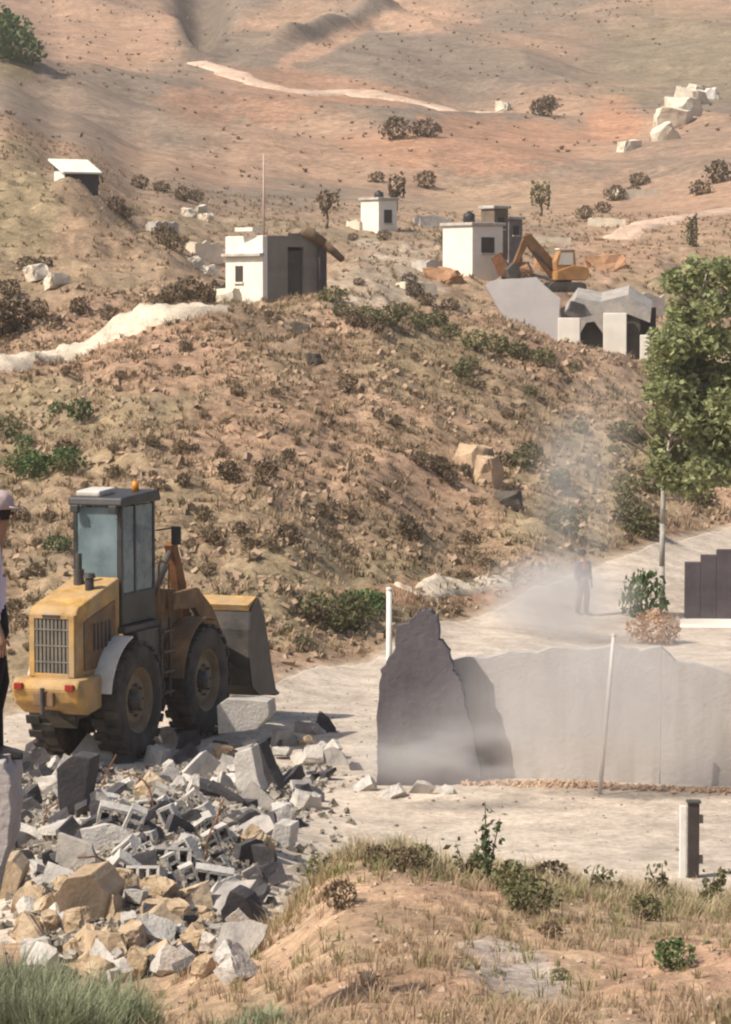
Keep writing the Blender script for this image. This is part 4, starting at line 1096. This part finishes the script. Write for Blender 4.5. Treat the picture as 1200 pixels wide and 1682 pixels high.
for px, py, s in [(60, 785, 1.1), (35, 770, .9), (110, 770, .9), (130, 690, .8), (95, 680, .6), (600, 1010, .9), (575, 1000, .7), (620, 1000, .6), (95, 905, .6), (40, 740, .7)]:
    shrub('green', hit(px, py), s, 'leafy green shrub on the hillside ' + ('at the left edge' if px < 200 else 'beside the white post'), 'green shrubs on the hillside')
# row along the ridge and round the village
for px, py, s in [(600, 530, .9), (640, 535, 1.0), (690, 545, .9), (740, 555, .8), (780, 572, 1.0), (815, 582, 1.0), (850, 592, .9), (890, 596, .9), (545, 500, 1.0), (560, 520, .7), (660, 520, .8), (720, 535, .8)]:
    shrub('olive', hit(px, py), s, 'olive bush along the crest of the hillside ' + ('beside the whitewashed hut' if px < 610 else 'left of the fallen slab' if px < 790 else 'under the fallen slab'), 'bushes along the crest')
for px, py, s in [(285, 500, 1.1), (310, 497, 1.2), (335, 500, 1.1), (355, 498, 1.0), (265, 505, .8), (20, 545, 1.6), (-5, 550, 1.6), (60, 520, .9), (15, 490, 1.0), (130, 520, .8), (180, 525, .8), (90, 540, .8), (45, 445, .9), (70, 440, .8)]:
    shrub('dry', hit(px, py), s, 'dark bush at the foot of the left knoll ' + ('beside the whitewashed hut' if px > 250 else 'above the bend of the path' if px > 85 else 'at the left edge'), 'dark bushes above the path')
for px, py, s in [(190, 352, 1.0), (205, 360, .8), (270, 400, 1.0), (285, 410, 1.0), (230, 310, 1.1), (300, 330, 1.2), (320, 330, 1.0), (265, 315, 1.0), (345, 430, 1.2), (733, 412, 1.1), (500, 395, .8), (680, 490, .8), (672, 470, .7), (630, 395, .8), (580, 395, .6), (1010, 330, 1.6), (1050, 305, 1.5), (1040, 320, 1.2), (990, 350, 1.2), (890, 190, 2.6), (900, 178, 2.0), (650, 230, 2.6), (700, 225, 2.4), (620, 300, 1.2), (700, 310, 1.6), (960, 360, 1.1), (1180, 300, 2.0), (1150, 320, 1.6), (740, 510, .8), (700, 500, .8), (590, 470, .5)]:
    shrub('dry', hit(px, py), s, 'dark bush ' + zone_far(px, py), 'dark bushes about the village')
for px, py, s in [(10, 95, 5.0), (35, 105, 4.0), (-20, 85, 5.5)]:
    shrub('green', hit(px, py), s, 'dark green thicket at the left edge of the far hill', 'thicket on the far hill')

def small_tree(name, px, py, D, h, cw, label, m=DRYDARK, trunkf=.4, nl=260, seed=1, leaf=.2):
    b = Vector((P(px, py, D).x, D, zpy(py, D) - .1)); root = empty(name, b); tag(root, label, 'tree')
    g = np.random.default_rng(seed)
    MB().tube([(0, 0, 0), (.05, 0, h * trunkf * .6), (0, .03, h * (trunkf + .2))], [h * .045, h * .035, h * .02], 7).build('trunk', BARK, root, True)
    for i in range(6):
        a = g.uniform(0, 6.28); MB().cyl((0, 0, h * trunkf), (math.cos(a) * cw * .3, math.sin(a) * cw * .3, h * g.uniform(.6, .9)), h * .018, h * .008, 5).build('limb', BARK, root)
    c = g.normal(size=(nl, 3)); c /= np.linalg.norm(c, axis=1)[:, None]; c *= g.uniform(.3, 1, (nl, 1)) ** .5
    c = c * np.array([cw / 2, cw / 2, h * (1 - trunkf) / 2]) * (1 + .25 * np.sin(c[:, :1] * 7 + seed)) + np.array([0, 0, h * (1 + trunkf) / 2])
    V, Fc = leaves(c, np.full(nl, leaf), g)
    link('crown', np_mesh('crown', V, Fc), m, root)
small_tree('dark_tree', 536, 372, 150, 1.9, 1.2, 'small dark round tree standing behind the whitewashed hut', seed=3, leaf=.22)
small_tree('dark_tree', 650, 345, 176, 2.2, 1.2, 'dark tree standing just behind the tiny whitewashed hut', seed=4, leaf=.25, trunkf=.3)
small_tree('grey_green_tree', 888, 352, 168, 1.9, 1.4, 'grey green tree on the slope above the excavator', m=OLIVEL, seed=5, leaf=.22, trunkf=.25)
small_tree('cypress_tree', 1138, 418, 165, 2.3, .7, 'slim dark cypress above the crown of the big leafy tree', m=OLIVEL, seed=6, leaf=.2, trunkf=.15)
small_tree('cypress_tree', 155, 312, 137.5, 1.1, .7, 'dark little tree beside the white shed', seed=7, leaf=.18, trunkf=.15)

def big_tree():
    D0 = 71.5; b = ground(1087, D0) - Vector((0, 0, .1)); root = empty('leafy_tree', b)
    tag(root, 'tall leafy green tree with slim pale trunk at the right edge', 'tree')
    def Q(px, py, dy=0.0): return P(px, py, D0 + dy) - b
    g = np.random.default_rng(77)
    tk = [Vector((0, 0, 0)), Q(1087, 930), Q(1088, 860), Q(1090, 790), Q(1105, 700), Q(1140, 600), Q(1152, 500), Q(1160, 450)]
    MB().tube(tk, [.075, .065, .062, .06, .055, .05, .04, .02], 10).build('trunk', PALEBARK, root, True)
    ends = []
    for i in range(26):
        t = g.uniform(0, 1); k = 3 + t * 3.6; i0 = int(k); p = tk[i0].lerp(tk[min(i0 + 1, 7)], k - i0)
        a = g.uniform(0, 6.28); l = g.uniform(.6, 1.3) * (1.2 - .5 * t)
        mid = p + Vector((math.cos(a) * l * .5, math.sin(a) * l * .5, l * .35)); e = p + Vector((math.cos(a) * l, math.sin(a) * l, l * g.uniform(.2, .8)))
        MB().tube([p, mid, e], [.04, .03, .012], 5).build('limb', BARK, root); ends.append(e)
    cl = []
    # leaf clumps: positions read from the crown's outline
    for px, py, r in [(1110, 470, .34), (1150, 450, .34), (1190, 445, .36), (1120, 520, .42), (1165, 500, .5), (1100, 560, .45), (1140, 560, .45), (1085, 600, .4), (1110, 640, .45), (1150, 620, .5), (1088, 690, .36), (1120, 690, .42),
                      (1160, 690, .5), (1195, 660, .45), (1085, 730, .36), (1120, 745, .42), (1165, 740, .5), (1200, 720, .5), (1105, 790, .3), (1150, 780, .34), (1190, 775, .4), (1230, 500, .6), (1250, 600, .7), (1240, 700, .7), (1280, 560, .6), (1235, 780, .4), (1280, 680, .6), (1140, 480, .35), (1080, 650, .34), (1078, 770, .28), (1130, 600, .45), (1135, 660, .4), (1130, 790, .3), (1175, 560, .45), (1180, 620, .42)]:
        for _ in range(2):
            c = Q(px + g.uniform(-8, 8), py + g.uniform(-8, 8), g.uniform(-1.1, 1.1)); cl.append((c, r * g.uniform(.75, 1.1)))
    cen = []
    for c, r in cl:
        r *= 1.25; k = int(150 * (r / .4) ** 2)
        d = g.normal(size=(k, 3)); d /= np.linalg.norm(d, axis=1)[:, None]; d *= g.uniform(.35, 1.05, (k, 1)) * r; d[:, 2] *= .8
        cen.append(np.array(c)[None] + d)
    cen = np.concatenate(cen)
    V, Fc = leaves(cen, np.full(len(cen), .19), g, .2)
    link('crown', np_mesh('crown', V, Fc), leaf_mat('tree_leaf', (.36, .38, .18), .45, .4), root)
big_tree()

# shrub, rust coloured bush and plants about the yard
shrub('green', ground(1055, 71.0), 1.0, 'dusty green shrub beside the slim pale trunk', sz=1.7)
o = link('rust_bush', shrub_mesh('rust_bush', 71, leaf_mat('rust_leaf', (.45, .28, .17), .2, .2), 1100, .085)); o.location = ground(1075, 66.5); o.scale = (1.05, 1.05, 1.1)
tag(o, 'round rust orange dry bush in front of the slim pale trunk', 'bush')
o = link('green_plant', shrub_mesh('green_plant', 72, leaf_mat('plant_leaf', (.09, .15, .045), .35, .3), 160, .09)); o.location = P(655, 1195, 44.3); o.scale = (.38, .25, .6); 
o.location.z = float(H(o.location.x, o.location.y)) + .55
tag(o, 'small green plant growing on the jagged dark wall remnant', 'plant')

def tall_weed(px, D, h, label, m=GREENL, seed=1, nl=120, leaf=.08, w=.14, name='tall_weed', lean=.1):
    b = ground(px, D); root = empty(name, b - Vector((0, 0, .03))); tag(root, label, 'weed')
    g = np.random.default_rng(seed); stem = MB(); cen = []
    for i in range(4):
        a = g.uniform(0, 6.28); e = Vector((math.cos(a) * w + lean * g.uniform(0, 1), math.sin(a) * w, h * g.uniform(.6, 1)))
        stem.tube([(0, 0, 0), e * .5 + Vector((0, 0, .04)), e], [.012, .009, .004], 5)
        for k in range(nl // 4):
            t = g.uniform(.1, 1); q = e * t; cen.append((q.x + g.normal(0, .035), q.y + g.normal(0, .035), q.z + g.normal(0, .03)))
    stem.build('stem', BARK, root)
    V, Fc = leaves(np.array(cen), np.full(len(cen), leaf), g)
    link('foliage', np_mesh('foliage', V, Fc), m, root)
tall_weed(800, 29.5, .86, 'tall dark green weed standing up against the pale yard', seed=5, nl=170, leaf=.075, w=.1)
tall_weed(765, 30, .55, 'grey green weed left of the tall dark green weed', OLIVEL, seed=6, nl=120)
tall_weed(1085, 31.5, .42, 'olive weed at the foot of the gate post', OLIVEL, seed=8, nl=110, w=.18)
tall_weed(965, 31, .35, 'low olive weed left of the gate post', OLIVEL, seed=9, nl=100, w=.18)
tall_weed(1160, 31.8, .45, 'olive weed right of the gate post', OLIVEL, seed=10, nl=110, w=.18)
for i, (px, py, s, k, lab) in enumerate([(1105, 1592, .34, 'green', 'small round green bush with a dark shadow on the near bank'), (870, 1500, .5, 'olive', 'olive bush below the tall dark green weed'), (905, 1540, .22, 'dry', 'dark little shrub on the near bank right of the weed'),
        (920, 1610, .16, 'olive', 'tiny olive shrub beside the gravel patch'), (620, 1420, .25, 'dry', 'brown shrub on the crest of the bank beside the yard'), (1010, 1480, .35, 'dry', 'dry shrub on the bank crest below the grey wall'), (560, 1490, .3, 'dry', 'dry shrub on the bank right of the charcoal slab'), (660, 1432, .42, 'dry', 'second brown shrub on the bank crest right of the heap'), (905, 1462, .45, 'dry', 'brown shrub on the crest right of the tall dark green weed'), (690, 1425, .35, 'olive', 'low olive shrub on the crest between the brown shrubs'), (840, 1470, .4, 'olive', 'olive shrub at the foot of the tall dark green weed'), (530, 1440, .35, 'olive', 'olive shrub at the left end of the bank crest by the heap'), (1060, 1510, .3, 'olive', 'low olive shrub on the bank before the gate post')]):
    shrub(k, hit(px, py), s, lab)

# clump of green broom, bottom left
def broom(px, py, D, h, seed, n, label):
    b = ground(px, D); root = empty('broom_bush', b); tag(root, label, 'bush', 'green broom at the bottom left')
    g = np.random.default_rng(seed); k = 34
    pos = np.stack([g.normal(0, .16, k), g.normal(0, .16, k), np.zeros(k)], 1)
    V, Fc = blades(pos, n, g.uniform(.6, 1.1, k) * h, .006, .45, seed, .3)
    link('stems', np_mesh('stems', V, Fc), leaf_mat('broom_green', (.235, .25, .15), .35, .3), root)
for i, (px, D, h) in enumerate([(-10, 19.6, .58), (40, 19.7, .56), (90, 19.5, .52), (135, 19.4, .46), (175, 19.3, .34), (20, 18.8, .48), (70, 18.7, .46), (120, 18.6, .42), (-30, 19.8, .55), (410, 20.4, .2), (430, 20.6, .16)]):
    broom(px, 0, D, h, 60 + i, 34, 'clump of soft green broom stems ' + ('below the tall charcoal slab' if px > 300 else 'in the bottom left corner' if px < 60 else 'right of the bottom left corner'))

# ------------------------------------------------------------------ dry grass, uncountable
def grass(name, N, D0, D1, u0, u1, h0, h1, w, m, seed, label, nb=7, cond=None, lean=.55):
    g = np.random.default_rng(seed)
    D = np.sqrt(g.uniform(D0 ** 2, D1 ** 2, N)); u = g.uniform(u0, u1, N); x = (u - 600) / F * D
    keep = fbm(x / 1.3, D / 1.3, seed + 100, 3) + g.uniform(-.35, .35, N) > -.12
    if cond is not None: keep &= cond(u, D)
    x, D, u = x[keep], D[keep], u[keep]
    pos = np.stack([x, D, H(x, D)], 1)
    V, Fc = blades(pos, nb, g.uniform(h0, h1, len(x)), w, lean, seed)
    o = link(name, np_mesh(name, V, Fc), m)
    return tag(o, label, 'grass', kind='stuff')
bank = lambda u, D: (D < np.interp(u, [0, 350, 450, 1200], [26, 29, 33, 33.4]))
grass('dry_grass', 5200, 15, 33.5, -60, 1260, .07, .24, .0045, STRAW, 1, 'straw coloured dry grass over the near bank', 12, bank)
grass('olive_grass', 1700, 15, 33.5, -60, 1260, .06, .2, .005, leaf_mat('olive_grass', (.22, .2, .09), .35, .2), 2, 'olive green grass tufts over the near bank', 12, bank)
crest = lambda u, D: (u > 430)
grass('crest_grass', 1000, 29.5, 32.8, 430, 1260, .14, .36, .005, STRAW2, 3, 'tall dry grass along the crest of the near bank', 14, crest)
grass('crest_weeds', 650, 29.0, 32.8, 480, 1260, .1, .28, .006, leaf_mat('olive_grass', (.22, .2, .09)), 4, 'low olive weeds along the crest of the near bank', 12, crest)
slope = lambda u, D: (D > foot(u) + .3)
grass('slope_grass', 22000, 60, 112, -80, 1280, .10, .30, .012, STRAW, 5, 'dry straw grass covering the brown hillside', 6, slope, .8)
grass('slope_scrub', 12000, 60, 112, -80, 1280, .10, .32, .016, leaf_mat('slope_olive', (.19, .145, .08), .45, .15), 6, 'low brown olive scrub covering the hillside', 7, slope, .9)
grass('village_scrub', 8000, 112, 190, -80, 1280, .12, .3, .03, leaf_mat('village_scrub', (.29, .21, .125), .35, .15), 7, 'low scrub on the ground about the village', 6, None, .9)
grass('far_scrub', 2600, 180, 470, -120, 1320, .15, .4, .09, leaf_mat('far_scrub', (.29, .205, .14), .3, .1), 8, 'grey brown scrub over the far hill', 6, lambda u, D: fbm((u - 600) / F * D / 25, D / 45, 133) > -.05, 1.1)

# ------------------------------------------------------------------ person on the road
def person(b, hgt, rz, label, top, legs, hairm, lean=0.0, sub=1, cap=None):
    s = hgt / 1.75
    root = empty('person', b, rz); tag(root, label, 'person')
    root.scale = (s, s, s)
    J = {'pelvis': (0, 0, .95), 'waist': (0, 0, 1.10), 'chest': (0, -.01, 1.32), 'neck': (0, -lean * .4, 1.48), 'head0': (0, .01 - lean, 1.56), 'head1': (0, .015 - lean, 1.66), 'top': (0, .01 - lean, 1.73)}
    V = []; E = []; Rr = []; ix = {}
    def v(n, p, r): ix[n] = len(V); V.append(p); Rr.append(r)
    for n, r in (('pelvis', (.15, .11)), ('waist', (.135, .10)), ('chest', (.16, .11)), ('neck', (.055, .058)), ('head0', (.07, .085)), ('head1', (.078, .098)), ('top', (.05, .062))): v(n, J[n], r)
    ch = ['pelvis', 'waist', 'chest', 'neck', 'head0', 'head1', 'top']
    E += [(ix[a], ix[c]) for a, c in zip(ch, ch[1:])]
    for sx in (-1, 1):
        q = str(sx)
        v('hip' + q, (sx * .10, 0, .90), (.085, .09)); v('knee' + q, (sx * .11, -.02 - .03 * sx, .50), (.058, .062)); v('calf' + q, (sx * .11, .02 - .03 * sx, .33), (.052, .056)); v('ankle' + q, (sx * .115, .03 - .05 * sx, .08), (.036, .04)); v('toe' + q, (sx * .13, -.13 - .05 * sx, .035), (.035, .025))
        E += [(ix['pelvis'], ix['hip' + q]), (ix['hip' + q], ix['knee' + q]), (ix['knee' + q], ix['calf' + q]), (ix['calf' + q], ix['ankle' + q]), (ix['ankle' + q], ix['toe' + q])]
        v('sh' + q, (sx * .19, 0, 1.40), (.06, .06)); v('el' + q, (sx * .235, .02, 1.13), (.043, .043)); v('wr' + q, (sx * .24, -.06, .90), (.03, .028)); v('palm' + q, (sx * .24, -.08, .83), (.036, .018))
        E += [(ix['chest'], ix['sh' + q]), (ix['sh' + q], ix['el' + q]), (ix['el' + q], ix['wr' + q]), (ix['wr' + q], ix['palm' + q])]
        for k in range(4):
            y = -.105 + k * .017
            v(f'f{k}a' + q, (sx * (.242), y, .79), (.009, .009)); v(f'f{k}b' + q, (sx * .236, y - .004, .755 - .006 * (1 - abs(k - 1.5))), (.008, .008)); v(f'f{k}c' + q, (sx * .226, y, .73 - .01 * (1.5 - abs(k - 1.5))), (.007, .007))
            E += [(ix['palm' + q], ix[f'f{k}a' + q]), (ix[f'f{k}a' + q], ix[f'f{k}b' + q]), (ix[f'f{k}b' + q], ix[f'f{k}c' + q])]
        v('th' + q, (sx * .225, -.12, .825), (.011, .011)); v('tt' + q, (sx * .22, -.135, .79), (.009, .009)); E += [(ix['palm' + q], ix['th' + q]), (ix['th' + q], ix['tt' + q])]
    def skin(name, verts, edges, rad, m, rootv, sub=sub):
        me = bpy.data.meshes.new(name); me.from_pydata(verts, edges, [])
        o = link(name, me, m, root)
        md = o.modifiers.new('skin', 'SKIN'); md.use_smooth_shade = True
        for i, sv in enumerate(me.skin_vertices[0].data): sv.radius = rad[i]; sv.use_root = (i == rootv)
        sb = o.modifiers.new('smooth', 'SUBSURF'); sb.levels = sub; sb.render_levels = sub
        return o
    SKIN = mat('skin', (.36, .2, .13), .6, .1, 8, .05)
    body = skin('body', V, E, Rr, SKIN, 0)
    def pick(names, grow, extra=()):
        vs = [V[ix[n]] for n in names]; return vs, [tuple(c + grow for c in Rr[ix[n]]) for n in names]
    PUR, MAU = top, legs
    nm = ['pelvis', 'waist', 'chest', 'sh-1', 'el-1', 'wr-1', 'sh1', 'el1', 'wr1']
    vs, rd = pick(nm, .022); vs[5] = Vector(V[ix['el-1']]).lerp(Vector(V[ix['wr-1']]), .85)[:]; vs[8] = Vector(V[ix['el1']]).lerp(Vector(V[ix['wr1']]), .85)[:]
    vs.append((0, 0, 1.44)); rd.append((.08, .08)); vs.append((0, 0, .80)); rd.append((.17, .13))
    skin('tunic', vs, [(0, 1), (1, 2), (2, 3), (3, 4), (4, 5), (2, 6), (6, 7), (7, 8), (2, 9), (0, 10)], rd, PUR, 1)
    def loft(mb, rings, n=16):
        vs = [(x + rx * math.cos(6.28318 * k / n), y + ry * math.sin(6.28318 * k / n), z) for x, y, z, rx, ry in rings for k in range(n)]
        mb.add(vs, [(r_ * n + k, r_ * n + (k + 1) % n, (r_ + 1) * n + (k + 1) % n, (r_ + 1) * n + k) for r_ in range(len(rings) - 1) for k in range(n)] + [tuple(range(n)), tuple((len(rings) - 1) * n + k for k in range(n))])
    tm = MB(); loft(tm, [(0, 0, 1.05, .15, .115), (0, 0, .95, .17, .13), (0, 0, .86, .175, .135), (0, 0, .78, .12, .1)])
    for sx in (-1, 1):
        q = str(sx); kn, ca, an = V[ix['knee' + q]], V[ix['calf' + q]], V[ix['ankle' + q]]
        loft(tm, [(sx * .085, 0, .90, .09, .11), (sx * .095, -.01, .72, .092, .105), (kn[0], kn[1], .52, .075, .085), (ca[0], ca[1], .33, .07, .08), (an[0], an[1], .09, .062, .072)])
    tm.build('trousers', MAU, root, True)
    for sx in (-1, 1):
        a = V[ix['ankle' + str(sx)]]; MB().prism([(a[0] - .045, a[1] + .06, 0), (a[0] - .045, a[1] - .2, 0), (a[0] - .045, a[1] - .2, .05), (a[0] - .045, a[1] - .05, .1), (a[0] - .045, a[1] + .06, .1)], (.09, 0, 0)).build('shoe', BLACK, root, bevel=.015)
    hr = MB().lathe([(-.02, .092), (.03, .104), (.09, .102), (.14, .07), (.16, .005)], (0, .02 - lean, 1.63), 18, 'Z').build('hair', hairm, root, True)
    if cap: MB().lathe([(.05, .112), (.06, .118), (.12, .112), (.165, .075), (.18, .005)], (0, .015 - lean, 1.63), 20, 'Z').prism([(-.09, -.07 - lean, 1.69), (.09, -.07 - lean, 1.69), (.06, -.14 - lean, 1.675), (-.06, -.14 - lean, 1.675)], (0, 0, .012)).build('cap', cap, root, True)
    MB().prism([(-.014, -.085 - lean, 1.60), (.014, -.085 - lean, 1.60), (.004, -.085 - lean, 1.655), (-.004, -.085 - lean, 1.655)], (0, -.028, -.004)).build('nose', SKIN, body)
    for sx in (-1, 1):
        MB().lathe([(-.008, .003), (0, .012), (.008, .003)], (sx * .033, -.092 - lean, 1.65), 8, 'Z').build('eye', DARKIN, body)
        MB().box((sx * .084, .01 - lean, 1.63), (.02, .04, .06)).build('ear', SKIN, body, bevel=.008)
    MB().box((0, -.094 - lean, 1.575), (.05, .01, .012)).build('mouth', mat('lip', (.25, .1, .08), .6, .1, 8, 0), body)
HAIR = mat('dark_hair', (.03, .022, .02), .7, .2, 20, .3)
person(ground(957, 71.0), 1.5, R(35), 'person in dusty purple top and mauve trousers standing on the pale road', mat('purple_cloth', (.10, .07, .13), .9, .15, 8, .3), mat('mauve_cloth', (.20, .12, .14), .9, .15, 8, .3), HAIR)
# onlooker on a rock, cut by the left edge
fp = P(-17, 1252, 20.4)
person(fp, 1.76, R(97), 'onlooker in lilac shirt, black trousers and pale cap cut off by the left edge', mat('lilac_shirt', (.66, .58, .70), .85, .08, 6, .25), mat('black_trousers', (.012, .011, .013), .9, .15, 6, .2), HAIR, .07, 2, mat('pale_pink_cap', (.5, .38, .36), .9, .12, 8, .3))
RK = [(-330, 1252), (-200, 1248), (-60, 1250), (6, 1254), (18, 1290), (20, 1350), (10, 1405), (-12, 1450), (-30, 1560), (-40, 1740), (-320, 1740), (-350, 1500)]
slab_outline('standing_rock', RK, 20.1, .0, (.0, .7, .0), mat('lilac_grey_rock', (.40, .36, .36), .92, .22, 2.5, .5, 16, dust=.3), 'tall grey rock at the left edge that the onlooker stands on', 'rock', 3, 44, 3.0)

# ------------------------------------------------------------------ dust hanging over the road
def dust(px, py, D, rad, dens, seed, nscale=1.2):
    m = bpy.data.materials.new('dust_volume'); m.use_nodes = True
    nt = m.node_tree; N, L = nt.nodes, nt.links
    N.remove(N['Principled BSDF'])
    pv = N.new('ShaderNodeVolumePrincipled'); pv.inputs['Color'].default_value = (.93, .90, .87, 1); pv.inputs['Anisotropy'].default_value = .2
    tc = N.new('ShaderNodeTexCoord')
    ln = N.new('ShaderNodeVectorMath'); ln.operation = 'LENGTH'; L.new(tc.outputs['Object'], ln.inputs[0])
    fo = N.new('ShaderNodeMapRange'); fo.interpolation_type = 'SMOOTHSTEP'; fo.inputs['From Min'].default_value = 1.0; fo.inputs['From Max'].default_value = .15
    L.new(ln.outputs['Value'], fo.inputs['Value'])
    no = N.new('ShaderNodeTexNoise'); no.inputs['Scale'].default_value = nscale; no.inputs['Detail'].default_value = 3; no.noise_dimensions = '4D'; no.inputs['W'].default_value = seed
    L.new(tc.outputs['Object'], no.inputs['Vector'])
    nr = N.new('ShaderNodeMapRange'); nr.inputs['From Min'].default_value = .36; nr.inputs['From Max'].default_value = .62; nr.inputs['To Max'].default_value = dens
    L.new(no.outputs['Fac'], nr.inputs['Value'])
    mu = N.new('ShaderNodeMath'); mu.operation = 'MULTIPLY'; L.new(fo.outputs['Result'], mu.inputs[0]); L.new(nr.outputs['Result'], mu.inputs[1])
    L.new(mu.outputs[0], pv.inputs['Density']); L.new(pv.outputs[0], N['Material Output'].inputs['Volume'])
    bm = bmesh.new(); bmesh.ops.create_icosphere(bm, subdivisions=3, radius=1.0)
    me = bpy.data.meshes.new('dust_cloud'); bm.to_mesh(me); bm.free(); me.materials.append(m)
    o = link('dust_cloud', me); o.location = P(px, py, D); o.scale = rad
    return tag(o, 'pale dust drifting over the yard and road', 'dust', kind='stuff')
dust(745, 1240, 43.6, (1.8, .8, .65), 2.4, 1.0)
dust(700, 1205, 43.7, (1.1, .7, .8), .35, 1.5)
dust(990, 1150, 44.6, (3.4, .8, 1.7), 1.1, 2.0)
dust(915, 985, 66.5, (2.1, 2.6, 1.35), .75, 3.0)
dust(940, 850, 69, (1.5, 2.4, 3.2), .28, 4.0)
dust(985, 700, 74, (1.3, 2.2, 2.6), .12, 5.0)

# ------------------------------------------------------------------ thin dusty air over the whole valley
hz = MB().box((0, 330, 40), (700, 760, 120)).build('haze', None)
hm = bpy.data.materials.new('dusty_air'); hm.use_nodes = True
hn = hm.node_tree; hn.nodes.remove(hn.nodes['Principled BSDF'])
hv = hn.nodes.new('ShaderNodeVolumePrincipled'); hv.inputs['Color'].default_value = (.95, .90, .84, 1); hv.inputs['Density'].default_value = .00028
hn.links.new(hv.outputs[0], hn.nodes['Material Output'].inputs['Volume'])
hz.data.materials.append(hm)
tag(hz, 'thin pale dusty air over the valley', 'haze', kind='stuff')
